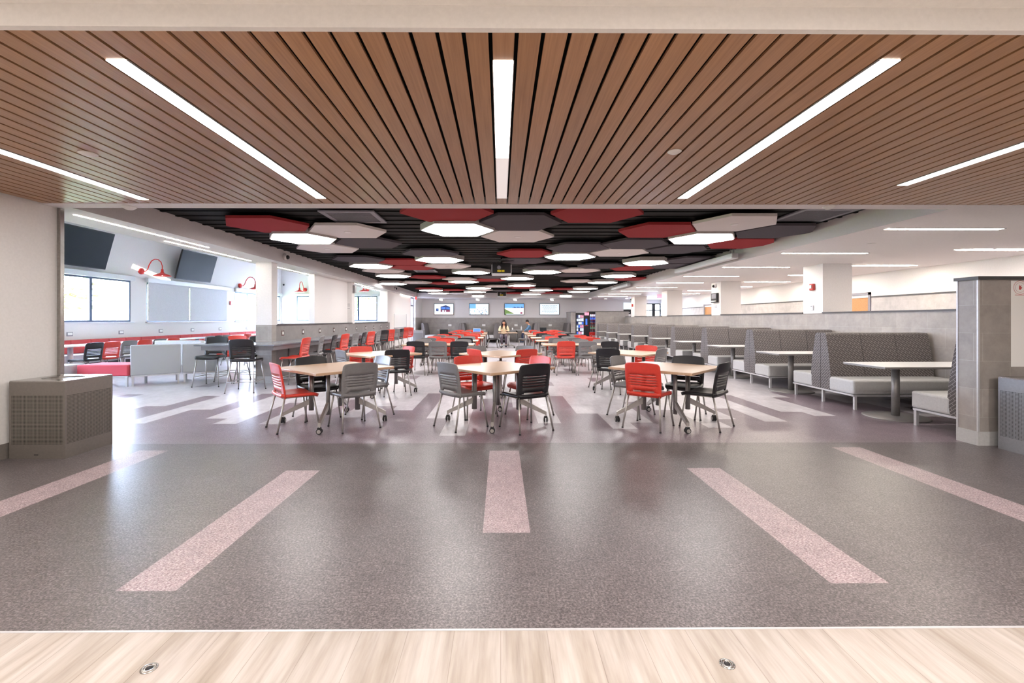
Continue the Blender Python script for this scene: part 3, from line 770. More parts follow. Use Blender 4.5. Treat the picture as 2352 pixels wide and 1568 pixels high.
# ------------------------------------------------------------------ litter bins
def bin_(x0, y0, w, d, label, lm='bin_metal', pm='bin_perf', name='litter_bin'):
    t = thing(name, label, 'bin', (x0+w/2, y0+d/2, 0), 0, 'square perforated metal litter bins'); a, b, h = w/2, d/2, .765
    bm = bm_(); box(bm, -a, a, -b, b, .0, .14, 0); box(bm, -a, a, -b, b, .62, h-.012, 0)
    for sx in (-1, 1):
        for sy in (-1, 1): xa, xb = sorted((sx*a, sx*(a-.02))); ya, yb = sorted((sy*b, sy*(b-.02))); box(bm, xa, xb, ya, yb, .14, .62)
    obj('body', bm, lm, t)
    for r in ((-a+.02, a-.02, -b+.002, -b+.006), (-a+.02, a-.02, b-.006, b-.002), (-a+.002, -a+.006, -b+.02, b-.02), (a-.006, a-.002, -b+.02, b-.02)):
        obj('perforated_panel', box(bm_(), *r, .14, .62), pm, t)
    bm = bm_(); n = 32; r = min(a, b)*.62; sq = []
    for k in range(n):
        an = 2*PI*k/n; c, s = math.cos(an), math.sin(an); m = max(abs(c)/a, abs(s)/b); sq.append((c/m, s/m))
    for z in (h-.012, h):
        o_ = [bm.verts.new((x, y, z)) for x, y in sq]; i_ = [bm.verts.new((r*math.cos(2*PI*k/n), r*math.sin(2*PI*k/n), z)) for k in range(n)]
        for k in range(n): bm.faces.new((o_[k], o_[(k+1) % n], i_[(k+1) % n], i_[k]))
        if z < h-.001: lo = (o_, i_)
        else:
            for p in (0, 1):
                q = (o_, i_)[p]
                for k in range(n): bm.faces.new((lo[p][k], lo[p][(k+1) % n], q[(k+1) % n], q[k]))
    obj('top_plate', bm, 'steel', t)
    bm = bm_(); lathe(bm, [(r, h-.012), (r*.97, h-.2), (r*.95, .64), (0, .64)], (0, 0, 0), 32); obj('liner', bm, 'black_plastic', t)
    bm = bm_(); box(bm, -.03, .01, -b-.002, -b, .035, .042); obj('catch', bm, 'black_plastic', t)
bin_(-4.825, 4.49, .545, .55, 'brushed metal perforated litter bin beside the cream wall at the left')
bin_(5.285, 4.30, .55, .56, 'grey perforated litter bin at the right edge in front of the tiled end wall', 'bin_metal_light', 'bin_perf_light')
bin_(-4.86, 25.2, .6, .5, 'grey perforated litter bin far away by the left wall glazed door', 'bin_metal_light', 'bin_perf_light')
# ------------------------------------------------------------------ ceiling lights in the slatted ceiling
def slat_light(x, y0, y1, dim, label):
    t = thing('linear_light', label, 'ceiling light', (x, y0, ZC), 0, 'linear lights set between the wooden slats')
    bm = bm_(); box(bm, -.0475, .0475, 0, y1-y0, -.003, .001, 0)
    obj('diffuser', bm, 'lamp_slat', t)
    if dim: obj('end_plate', box(bm_(), -.0475, .0475, y1-y0, dim-y0, -.003, .001), 'lamp_dim', t)
    bm = bm_(); box(bm, -.052, -.048, 0, (dim or y1)-y0, -.004, .004); box(bm, .048, .052, 0, (dim or y1)-y0, -.004, .004); obj('frame', bm, 'silver_white', t)
slat_light(.012, 2.17, 3.47, 4.63, 'short linear light in the middle of the slatted ceiling')
slat_light(-1.817, 2.16, 4.63, None, 'linear light in the slatted ceiling, left of the middle one')
slat_light(1.841, 2.16, 4.63, None, 'linear light in the slatted ceiling, right of the middle one')
slat_light(-3.646, 2.2, 4.68, None, 'linear light in the slatted ceiling at the left edge')
slat_light(3.670, 1.99, 4.18, None, 'linear light in the slatted ceiling at the right edge')
def disc(name, x, y, z, r, label, cat='sprinkler', mat='white_paint', group='small round ceiling devices', dome=.02):
    bm = bm_(); lathe(bm, [(0, -dome), (r*.5, -dome*.9), (r*.85, -dome*.45), (r, -.004), (r, 0), (0, 0)], (0, 0, 0), 20); o = obj(name, bm, mat, None, (x, y, z)); return tag(o, label, cat, group)
disc('ceiling_disc', -3.05, 3.38, ZC, .06, 'round cover disc in the slatted ceiling at the left')
disc('ceiling_disc', 1.27, 3.34, ZC, .05, 'round cover disc in the slatted ceiling right of the middle light')
disc('smoke_detector', -4.03, 4.96, ZC-.004, .07, 'round white detector under the header at the left', 'detector', dome=.035)
disc('smoke_detector', 3.56, 4.96, ZC-.004, .06, 'round white detector under the header at the right', 'detector', dome=.03)
for i, (x, y, z) in enumerate(((6.0, 7.4, ZC), (8.6, 8.0, ZC), (8.55, 10.6, ZC), (7.7, 13.2, ZC))):
    disc('ceiling_disc', x, y, z, .06, 'flat round cover in the white right-hand ceiling, %s from the front' % ORD[i], dome=.008)
# unseen lobby fill lights added behind the camera to brighten the foreground
for i, x in enumerate((-2.5, 1.0, 4.5)):
    t = thing('lobby_fill_light', 'unseen linear fill light added to the lobby ceiling, %s one' % ('left', 'middle', 'right')[i], 'ceiling light', (x, -.95, ZC+.093), 0, 'added lobby fill lights')
    obj('diffuser', box(bm_(), -.3, .3, -1.6, 1.6, -.006, 0), 'lamp_lobby_fill', t); obj('frame', box(box(bm_(), -.32, -.3, -1.62, 1.62, -.01, 0), .3, .32, -1.62, 1.62, -.01, 0), 'silver_white', t)
# ------------------------------------------------------------------ hexagonal ceiling panels
HX = [('r',-2.50,4.906),('w',-1.757,5.25),('L',-2.48,5.74),('w',-2.466,6.52),('d',-1.757,6.07),('r',-.51,4.32),('L',-.488,5.17),('d',.196,4.78),('w',.206,5.555),
 ('r',.92,4.357),('d',-1.08,7.02),('L',-1.04,7.78),('r',-1.72,8.10),('r',-1.72,8.92),('L',-2.473,8.71),('d',-2.40,7.72),('w',-2.45,9.54),('L',-2.51,10.68),('w',-1.01,8.68),
 ('L',-.64,9.9),('r',.383,7.05),('d',.406,7.9),('d',1.09,6.46),('L',1.12,7.39),('w',1.796,6.91),('d',1.807,6.14),('r',1.786,5.22),('w',2.463,4.82),('L',2.52,5.74),
 ('d',3.15,5.27),('r',3.2,6.1),('d',2.55,6.62),('L',2.6,8.2),('d',3.25,7.8),('d',3.28,8.68),('r',2.60,9.05),('d',1.9,8.68),('d',.89,9.0),('L',.89,9.8),('w',1.62,9.46),
 ('d',1.64,10.4),('L',2.755,10.7),('r',3.30,11.5),('w',-1.03,11.5),('r',-1.76,11.0),('L',-1.0,12.35),('r',-.30,11.75),('L',.41,11.36),('d',-.2,10.9),('w',-2.33,12.6),
 ('r',-1.6,12.9),('L',-3.08,13.04),('w',2.03,12.15),('L',2.8,12.57),('w',-.1,14.0),('L',.64,13.7),('r',.66,14.6),('L',-.72,14.85),('w',-.71,15.8),('L',-.95,16.9),
 ('r',-2.38,15.1),('L',-2.44,16.0),('r',-1.66,15.8),('L',-2.42,17.8),('w',-1.62,17.9),('L',-2.41,20.3),('L',-.94,19.4),('r',-.24,19.4),('L',1.41,15.9),('L',2.8,15.1),
 ('r',2.06,15.3),('L',2.86,16.75),('L',1.21,18.4),('w',1.24,17.2),('r',1.96,17.6),('L',2.72,19.4),('w',1.98,20.2),('w',3.42,18.9),('r',.5,17.8),('d',.08,16.15)]
def hexpts(s): return [(s*math.cos(PI/3*k), s*math.sin(PI/3*k)) for k in range(6)]
HMESH = {}
def hexmesh(kind):
    if kind in HMESH: return HMESH[kind]
    d = {}
    def mk(name, bm, mat):
        bmesh.ops.recalc_face_normals(bm, faces=bm.faces[:]); me = bpy.data.meshes.new(name); bm.to_mesh(me); bm.free(); me.materials.append(M[mat]); d[name] = me
    if kind == 'L':
        mk('housing', prism(bm_(), hexpts(.572), .008, .10), 'fixture_body'); mk('diffuser', prism(bm_(), hexpts(.545), 0, .0075), 'lamp_hex')
    else:
        mk('panel', prism(bm_(), hexpts(.622), 0, .04), {'r': 'panel_red', 'w': 'panel_white', 'd': 'panel_dark'}[kind])
        mk('cover_disc', lathe(bm_(), [(0, -.008), (.045, -.008), (.06, 0), (0, 0)], (0, 0, 0), 16), 'soffit_paint')
    bm = bm_()
    for k in (1, 3, 5): tube(bm, [(.4*math.cos(PI/3*k), .4*math.sin(PI/3*k), .04 if kind != 'L' else .1), (.4*math.cos(PI/3*k), .4*math.sin(PI/3*k), .155 if kind == 'L' else .115)], .004, 5)
    mk('hanger', bm, 'black_plastic')
    HMESH[kind] = d; return d
HW = {'r': 'deep red', 'w': 'off-white', 'd': 'dark grey', 'L': 'glowing white'}
zones = {}
for k, hx, hy in sorted(HX, key=lambda h: h[2]):
    Hh = 1.40 if k != 'L' else 1.355
    x, y = hx*Hh, hy*Hh
    zn = 'far left' if x < -2.8 else 'left' if x < -1.0 else 'middle' if x < 1.2 else 'right' if x < 2.9 else 'far right'
    c = zones.get((k, zn), 0); zones[(k, zn)] = c+1
    nm = 'hexagonal_light' if k == 'L' else 'acoustic_hexagon'
    t = thing(nm, '%s hexagonal ceiling %s, %s back in the %s line' % (HW[k], 'light' if k == 'L' else 'panel', ORD[c] if c else 'nearest', zn), 'ceiling light' if k == 'L' else 'ceiling panel',
              (x, y, CH+Hh+(0 if k == 'L' else random.uniform(-.0, .02)*0)), 0, 'hexagonal ceiling lights' if k == 'L' else 'hexagonal acoustic panels')
    for n_, me in hexmesh(k).items():
        if n_ == 'cover_disc' and k != 'w': continue
        obj(n_, me, None, t)
# linear lights of the white ceilings
for k in range(9):
    y = 6.2+2.28*k
    t = thing('linear_light', 'linear light in the white right-hand ceiling, inner line, %s from the front' % ORD[k], 'ceiling light', (6.02, y, ZC), 0, 'linear lights in the white right-hand ceiling')
    obj('diffuser', box(bm_(), -.78, .78, -.045, .045, -.004, 0), 'lamp_soffit', t)
    obj('frame', box(box(bm_(), -.79, .79, -.055, -.045, -.006, 0), -.79, .79, .045, .055, -.006, 0), 'silver_white', t)
    if k < 8:
        t = thing('linear_light', 'linear light in the white right-hand ceiling, outer line, %s from the front' % ORD[k], 'ceiling light', (8.75, y+1.95-(.1 if k == 0 else 0), ZC), 0, 'linear lights in the white right-hand ceiling')
        obj('diffuser', prism(bm_(), [(-.75, .02), (-.45, -.09), (.6, -.09), (.75, -.02), (.45, .09), (-.6, .09)], -.004, 0), 'lamp_soffit', t)
for k, (x, y0, y1) in enumerate(((-4.99, 5.35, 7.8), (-5.25, 7.15, 9.6), (-5.25, 10.7, 12.9), (-4.99, 15.5, 17.9), (-5.22, 17.2, 19.8), (-5.17, 21, 22.6), (-4.9, 22.3, 24.8))):
    t = thing('slot_light', 'thin slot light under the left beam, %s from the front' % ORD[k], 'ceiling light', (x, y0, ZC), 0, 'slot lights under the left beam')
    obj('diffuser', box(bm_(), -.015, .015, 0, y1-y0, -.004, 0), 'lamp_soffit', t)
# air diffusers
def vent(x, y, s, label):
    t = thing('air_diffuser', label, 'air vent', (x, y, ZD-.02), 0, 'square air diffusers')
    bm = bm_()
    for a, b, c, d in ((-s, s, -s, -s+.07), (-s, s, s-.07, s), (-s, -s+.07, -s+.07, s-.07), (s-.07, s, -s+.07, s-.07)): box(bm, a, b, c, d, 0, .02)
    obj('frame', bm, 'grille_gray', t); bm = bm_(); y_ = -s+.09
    while y_ < s-.09: box(bm, -s+.07, s-.07, y_, y_+.012, .002, .018); y_ += .045
    obj('louvre', bm, 'grille_gray', t)
vent(-2.12, 6.62, .38, 'square air diffuser in the black deck at the left'); vent(4.45, 6.5, .38, 'square air diffuser in the black deck at the right'); vent(-2.3, 14.0, .33, 'square air diffuser further back in the black deck')
# projectors
def projector(x, y, z, label):
    t = thing('projector', label, 'projector', (x, y, z), 0, 'ceiling projectors')
    obj('body', box(bm_(), -.22, .22, -.2, .25, 0, .24, bev=.02), 'black_plastic', t)
    obj('side_shell', box(box(box(bm_(), -.235, -.222, -.2, .25, 0, .2), .222, .235, -.2, .25, 0, .2), -.235, .235, -.2, .25, -.02, -.002), 'silver_white', t)
    obj('warning_sticker', box(box(bm_(), -.1, -.01, -.204, -.2, .03, .075), .0, .07, -.204, -.2, .03, .075), 'label_yellow', t)
    bm = bm_(); tube(bm, [(-.06, -.2, .13), (-.06, -.24, .13)], .045, 16); obj('lens', bm, 'grille_gray', t)
    bm = bm_(); tube(bm, [(0, 0, .235), (0, 0, ZD-z)], .02, 8); obj('mount_pole', bm, 'black_plastic', t)
projector(.02, 11.0, 2.46, 'black ceiling projector with yellow stickers, the nearer one'); projector(.06, 24.4, 2.60, 'black ceiling projector with yellow stickers, the far one')
# projector screens on the right beam
for y0, y1, l in ((9.4, 12.5, 'white roll-up projection screen case hanging by the right beam, nearer one'), (17.2, 19.6, 'white roll-up projection screen case hanging by the right beam, farther one')):
    t = thing('projection_screen', l, 'projection screen', (4.82, y0, 2.62), 0, 'projection screen cases')
    obj('case', box(bm_(), -.07, .07, 0, y1-y0, 0, .12, bev=.015), 'silver_white', t)
    for q in (.05, .2, y1-y0-.1):
        bm = bm_(); tube(bm, [(0, q, .12), (0, q, .26)], .006, 6); obj('hanger_rod', bm, 'grille_gray', t)
# ------------------------------------------------------------------ gooseneck lamps, screens, wall devices in the bay
def goose(x, y, z, rz, label):
    t = thing('gooseneck_lamp', label, 'wall lamp', (x, y, z), rz, 'red gooseneck wall lamps')       # local +x leaves the wall
    bm = bm_(); tube(bm, [(0, 0, 0), (.06, 0, 0), (.09, 0, 0)], [.10, .10, .05], 20); obj('wall_plate', bm, 'lamp_red', t)
    pts = [(.07, 0, 0)]+[(.07+.2*(1-math.cos(a))*.8+.0, 0, -.02+.19*(a/PI)**1.0) for a in (.5, 1.0, 1.5)]
    pts = [(.07, 0, 0), (.16, 0, -.01), (.23, 0, .06), (.28, 0, .2), (.36, 0, .33), (.46, 0, .385), (.57, 0, .37), (.66, 0, .29), (.70, 0, .17), (.70, 0, .04)]
    bm = bm_(); tube(bm, pts, .016, 8); obj('arm', bm, 'lamp_red', t)
    bm = bm_(); lathe(bm, [(0, .06), (.035, .06), (.04, -.02), (.055, -.05), (.07, -.07), (.15, -.1), (.25, -.15), (.252, -.16), (.24, -.155), (.14, -.11), (0, -.08)], (.70, 0, 0), 28); obj('lamp_shade', bm, 'lamp_red', t)
    bm = bm_(); ball(bm, (.70, 0, -.115), .035); obj('bulb', bm, 'bulb_and_patch_glow', t)
goose(XW, 14.72, 2.92, 0, 'red gooseneck lamp between the two big screens'); goose(XW, 20.3, 2.86, 0, 'red gooseneck lamp left of the white column')
goose(-10.35, 24.3, 2.93, -PI/2, 'red gooseneck lamp above the window right of the first column'); goose(-7.06, 24.3, 2.95, -PI/2, 'red gooseneck lamp above the window behind the second column')
def bigscreen(y0, y1, label):
    t = thing('wall_screen', label, 'television', (-11.27, (y0+y1)/2, 3.31), 0, 'large dark screens above the windows'); h = (y1-y0)/2
    R_ = Matrix.Rotation(math.radians(15.5), 4, 'Y')
    bm = bm_(); box(bm, -.04, .02, -h, h, -.53, .53, bev=.01); bmesh.ops.transform(bm, matrix=R_, verts=bm.verts[:]); obj('casing', bm, 'black_plastic', t)
    bm = bm_(); box(bm, .021, .024, -h+.02, h-.02, -.51, .51); bmesh.ops.transform(bm, matrix=R_, verts=bm.verts[:]); obj('display', bm, 'screen_black', t)
    obj('wall_bracket', box(bm_(), -.33, -.02, -.15, .15, -.15, .15), 'black_plastic', t)
bigscreen(11.25, 13.18, 'large dark screen tilted from the wall, next to the steel wall end'); bigscreen(16.0, 17.95, 'large dark screen tilted from the wall between two red lamps')
# glowing strip added for a slanting patch of light on the window wall
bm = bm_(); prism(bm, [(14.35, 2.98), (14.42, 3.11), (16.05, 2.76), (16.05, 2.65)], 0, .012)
o = obj('slanted_light_patch', bm, 'bulb_and_patch_glow'); 
o.data.transform(Matrix(((0, 0, 1, XW+.003), (1, 0, 0, 0), (0, 1, 0, 0), (0, 0, 0, 1)))); tag(o, 'slanting light patch as glowing strip on the window wall behind the first red lamp', 'light patch')
def cam_(x, y, z, rz, label, s=1.0):
    t = thing('security_camera', label, 'camera', (x, y, z), rz, 'security cameras')      # local +x leaves the wall
    bm = bm_(); tube(bm, [(0, 0, 0), (.03, 0, 0), (.06, 0, 0)], [.07*s, .07*s, .05*s], 16); obj('base', bm, 'white_paint', t)
    bm = bm_(); ball(bm, (.07, 0, -.01), .045*s); obj('dome', bm, 'black_plastic', t)
cam_(XL+.001, 9.95, 2.73, 0, 'security camera on the left beam above the tiled column'); cam_(XL+.001, 20.3, 2.74, 0, 'security camera far along the left beam')
cam_(-11.5, 24.25, 3.2, -PI/4, 'security camera in the corner of the window bay'); cam_(XQ-.001, 15.1, 2.47, PI, 'security camera on the white column above the black box')
cam_(XQ-.001, 24.6, 2.45, PI, 'security camera on the farthest white column')
def wallbox(name, mat, dims, label, cat, group=None, face=None): return bx(name, mat, dims, label, cat, group, bev=.008)
for i in range(10):
    y = 10.27+1.05*i
    t = thing('power_outlet', 'wall outlet in the half wall above the counter, %s from the front' % ORD[i], 'outlet', (-4.9, y, 1.06), 0, 'outlets above the counter')
    obj('cover_plate', box(bm_(), 0, .008, -.06, .06, -.06, .06), 'steel', t); obj('socket', box(bm_(), .008, .011, -.02, .03, -.03, .03), 'paper_white', t)
for i, y in enumerate((12.3, 13.97, 15.6, 17.2, 18.9, 20.9)):
    t = thing('power_outlet', 'wall outlet above the red bench, %s from the front' % ORD[i], 'outlet', (XW, y, .97), 0, 'outlets above the red bench')
    obj('cover_plate', box(bm_(), 0, .008, -.09, .09, -.055, .055), 'grille_gray', t); obj('socket', box(bm_(), .008, .011, -.06, .075, -.03, .04), 'paper_white', t)
for i, (x, w_) in enumerate(((-3.15, 'building'), (-1.05, 'crowd'), (.95, 'landscape'), (3.07, 'text'))):
    t = thing('power_outlet', 'white outlet on the far tiled wall below the %s screen' % w_, 'outlet', (x, YF, 1.0), 0, 'outlets on the far wall')
    obj('cover_plate', box(bm_(), -.1, .1, -.012, 0, -.06, .06), 'paper_white', t)
bx('fire_alarm', 'alarm_red', (XW, XW+.05, 19.55, 19.68, 1.98, 2.14), 'small red fire alarm on the window wall beside the shaded window', 'fire alarm', bev=.01)
def strobe(x, y, z, label):
    t = thing('fire_strobe', label, 'fire alarm', (x, y, z), 0, 'red alarm strobes')
    obj('body', box(bm_(), -.06, 0, -.06, .06, -.075, .075, bev=.01), 'alarm_red', t); obj('lens', box(bm_(), -.075, -.06, -.035, .03, -.03, .045), 'silver_white', t)
strobe(XQ, 10.38, 2.10, 'red fire strobe on the nearest white column'); strobe(XQ, 24.5, 2.12, 'red fire strobe on the farthest white column')
t = thing('thermostat', 'small white thermostat low on the nearest white column', 'thermostat', (XQ, 10.4, 1.63)); obj('body', box(bm_(), -.03, 0, -.04, .04, -.06, .055, bev=.01), 'silver_white', t); obj('display', box(bm_(), -.032, -.03, -.02, .03, .02, .042), 'ink_gray', t)
t = thing('wall_terminal', 'black wall box with a grey screen on the second white column', 'terminal', (XQ, 15.08, 2.08))
obj('case', box(bm_(), -.08, 0, -.2, .2, -.16, .15, bev=.015), 'black_plastic', t); obj('display', box(bm_(), -.083, -.08, -.16, .14, -.03, .12), 'grille_gray', t); obj('tray', box(bm_(), -.12, -.08, -.18, .17, -.13, -.1), 'paper_white', t)
bm = bm_()
for zz in (1.80, 1.755):
    for q in range(5): box(bm, XQ-.003, XQ, 15.0+q*.035, 15.025+q*.035, zz, zz+.018)
tag(obj('wall_lettering', bm, 'ink_gray'), 'two short grey lines of lettering under the black wall box', 'sign')
bm = bm_()
for zz in (1.80, 1.86, 1.72):
    for q in range(4): box(bm, -5.12+q*.04, -5.09+q*.04, 15.057, 15.06, zz, zz+.02)
tag(obj('wall_lettering', bm, 'ink_gray'), 'small dark lettering on the slim second left column', 'sign')
bx('wall_speaker', 'post_gray', (-4.9, -4.82, 15.12, 15.28, 2.25, 2.5), 'small grey wall speaker on the second left column', 'speaker', bev=.01)
def crest(parent, x, z, y, r, mats):
    bm = bm_(); n = 36
    for r0, r1 in ((r, r*.95), (r*.72, r*.69)):
        for k in range(n):
            a0, a1 = 2*PI*k/n, 2*PI*(k+1)/n
            bm.faces.new([bm.verts.new((x+q*math.cos(a), y, z+q*math.sin(a))) for q, a in ((r0, a0), (r0, a1), (r1, a1), (r1, a0))])
    for p in ([(-.2, -.3), (.05, -.35), (.3, .0), (.1, .1), (.2, .35), (-.05, .2), (-.1, .45), (-.2, .1)],): bm.faces.new([bm.verts.new((x+a*r, y, z+b*r)) for a, b in p])
    box(bm, x-r*.8, x+r*.8, y-.001, y, z-r*1.12, z-r*1.05)
    obj('crest', bm, mats, parent)
t = thing('notice_board', 'white poster board on the tiled end wall at the right edge', 'poster', (0, 0, 0))
obj('board', box(bm_(), 5.545, 6.4, 4.925, 4.963, .855, 1.79), 'paper_white', t); crest(t, 5.645, 1.715, 4.9235, .075, 'ink_red')
# ------------------------------------------------------------------ whiteboard, exit sign, floor outlets
t = thing('whiteboard', 'white writing board on the hall wall behind the farthest bar stools', 'whiteboard', (-4.9, 21.0, 0))
obj('board', box(bm_(), 0, .02, 0, 2.6, .98, 1.62), 'table_white', t); obj('frame', box(box(bm_(), 0, .03, 0, 2.6, .95, .98), 0, .03, 2.6, 2.63, .95, 1.63), 'grille_gray', t)
t = thing('exit_sign', 'red exit sign hanging at the far left end of the beam', 'sign', (-4.55, 24.6, 2.45)); obj('stem', box(bm_(), -.01, .01, -.01, .01, .14, ZD-2.45), 'white_paint', t); obj('body', box(bm_(), -.02, .02, -.15, .15, -.02, .13), 'exit_red', t); 
for x, y, l in ((-1.38, 1.805, 'left'), (.90, 1.81, 'right')):
    t = thing('floor_outlet', 'round steel floor outlet in the pale oak floor, %s one' % l, 'floor outlet', (x, y, 0), 0, 'floor outlets')
    obj('ring', lathe(bm_(), [(.012, .0), (.03, .0), (.03, .002), (.026, .004), (.014, .004), (.012, .002)], (0, 0, 0), 24), 'steel', t)
    obj('plug', lathe(bm_(), [(0, 0), (.012, 0), (.012, .0025), (0, .0025)], (0, 0, 0), 16), 'black_plastic', t)
# ------------------------------------------------------------------ far wall screens
def quad(bm, x0, x1, z0, z1, mi, y=0, sk=0):
    f = bm.faces.new([bm.verts.new(p) for p in ((x0, y, z0), (x1, y, z0+sk), (x1, y, z1+sk), (x0, y, z1))]); f.material_index = mi
def poly(bm, pts, mi, y):
    f = bm.faces.new([bm.verts.new((a, y, b)) for a, b in pts]); f.material_index = mi
def farscreen(cx, kind, label):
    t = thing('wall_television', label, 'television', (cx, YF, 1.99), 0, 'four screens on the far wall')
    obj('casing', box(bm_(), -.61, .61, -.08, 0, -.355, .355, bev=.008), 'black_plastic', t)
    bm = bm_(); y = -.0815; a, b = .585, .33
    if kind == 0:
        quad(bm, -a, a, -b, b, 0, y); y -= .001
        poly(bm, [(-.2, -.15), (.38, -.15), (.38, .14), (.12, .25), (-.2, .16)], 2, y); y -= .001
        quad(bm, -.16, .1, .0, .13, 1, y); quad(bm, .14, .35, .0, .12, 1, y, -.01); quad(bm, -.2, .38, -.16, -.04, 3, y); quad(bm, -.48, -.33, -.12, .04, 2, y); quad(bm, -.44, -.36, -.06, .0, 1, y-.001)
        quad(bm, -.1, .0, -.16, -.05, 0, y-.001); quad(bm, .05, .13, -.16, -.06, 0, y-.001); quad(bm, -a, a, -b, -.22, 4, y)
        mats = ['scr_white', 'scr_blue', 'scr_navy', 'scr_red', 'scr_pink']
    elif kind == 1:
        quad(bm, -a, a, -b, b, 0, y); r = random.Random(3); y -= .001; quad(bm, -a, -.2, .05, b, 1, y); y -= .001
        for _ in range(46):
            px, pz = r.uniform(-a+.03, a-.08), r.uniform(-b, .12); s = .03+.05*(.12-pz); y -= .0002
            poly(bm, [(px, max(-b, pz-s)), (px+s*.9, max(-b, pz-s*.4)), (min(a, px+s*.7), pz+s*.4), (px-s*.2*0, pz+s*.2)], r.choice([2, 2, 1, 3]), y)
        mats = ['scr_white', 'scr_sky', 'scr_navy', 'scr_pink']
    elif kind == 2:
        quad(bm, -a, a, -b, b, 0, y); y -= .001; quad(bm, -a, a, .08, b, 1, y); quad(bm, -a, a, .05, .09, 3, y); y -= .001
        for q in range(9): quad(bm, -.1+q*.075, -.05+q*.075, .08, .11+.02*((q*5) % 3), 4, y)
        poly(bm, [(-a, -b), (.1, -b), (-a, .02)], 2, y); quad(bm, -.5, .5, -b, -b+.05, 3, y-.001); quad(bm, .38, .5, -.28, -.18, 5, y-.002)
        mats = ['scr_pink', 'scr_sky', 'scr_green', 'scr_white', 'scr_navy', 'scr_red']
    else:
        quad(bm, -a, a, -b, b, 0, y); y -= .001
        for q, w in enumerate((.46, .40, .44, .36, .42, .47, .3)):
            x = -w
            while x < w-.02:
                e = min(w, x+random.Random(q*50+int(x*97)).uniform(.05, .14)); quad(bm, x, e, .21-q*.068, .232-q*.068, 1, y); x = e+.02
        mats = ['scr_white', 'scr_text']
    obj('display', bm, mats, t, fix=False)
farscreen(-3.51, 0, 'wall television on the far wall showing a building, leftmost of four'); farscreen(-1.34, 1, 'wall television on the far wall showing a crowd in a hall, second of four')
farscreen(.84, 2, 'wall television on the far wall showing a running track and blue sky, third of four'); farscreen(3.02, 3, 'wall television on the far wall showing lines of text, rightmost of four')
for x, l in ((-3.55, 'building'), (-1.37, 'crowd'), (.86, 'landscape'), (3.05, 'text')):
    t = thing('spot_light', 'small white ceiling spotlight in front of the %s screen' % l, 'spotlight', (x, 27.2, ZC), 0, 'spotlights before the far screens')
    bm = bm_(); tube(bm, [(0, 0, 0), (0, 0, -.06)], .012, 6); obj('stem', bm, 'white_paint', t)
    bm = bm_(); tube(bm, [(-.08, -.03, -.06), (.08, .05, -.09)], .032, 12, 0); obj('head', bm, 'lamp_spot', t)
for i, (x, y) in enumerate(((5.35, 27.3), (6.3, 27.4), (7.4, 26.8), (7.6, 25.8))):
    t = disc('down_light', x, y, ZC, .07, 'tiny round downlight in the far right ceiling, %s from the left' % ORD[i], 'downlight', 'lamp_spot', 'far downlights', .004)
t = thing('menu_screen', 'white lit panel with a black sign below, high at the far right of the hall', 'sign', (7.85, YF, 0)); obj('lit_panel', box(bm_(), -.22, .22, -.05, 0, 2.0, 2.4), 'scr_white', t); obj('black_sign', box(bm_(), -.22, .22, -.07, 0, 1.7, 1.97), 'black_plastic', t); obj('sign_lettering', box(bm_(), -.15, .15, -.073, -.07, 1.78, 1.82), 'paper_white', t)
t = thing('exit_sign', 'small exit sign hanging from the white ceiling before the far glazed door', 'sign', (7.9, 22.6, 2.5)); obj('body', box(bm_(), -.17, .17, -.02, .02, -.08, .09), 'disp_pink', t); obj('stem', box(bm_(), -.01, .01, -.01, .01, .09, .096), 'white_paint', t)
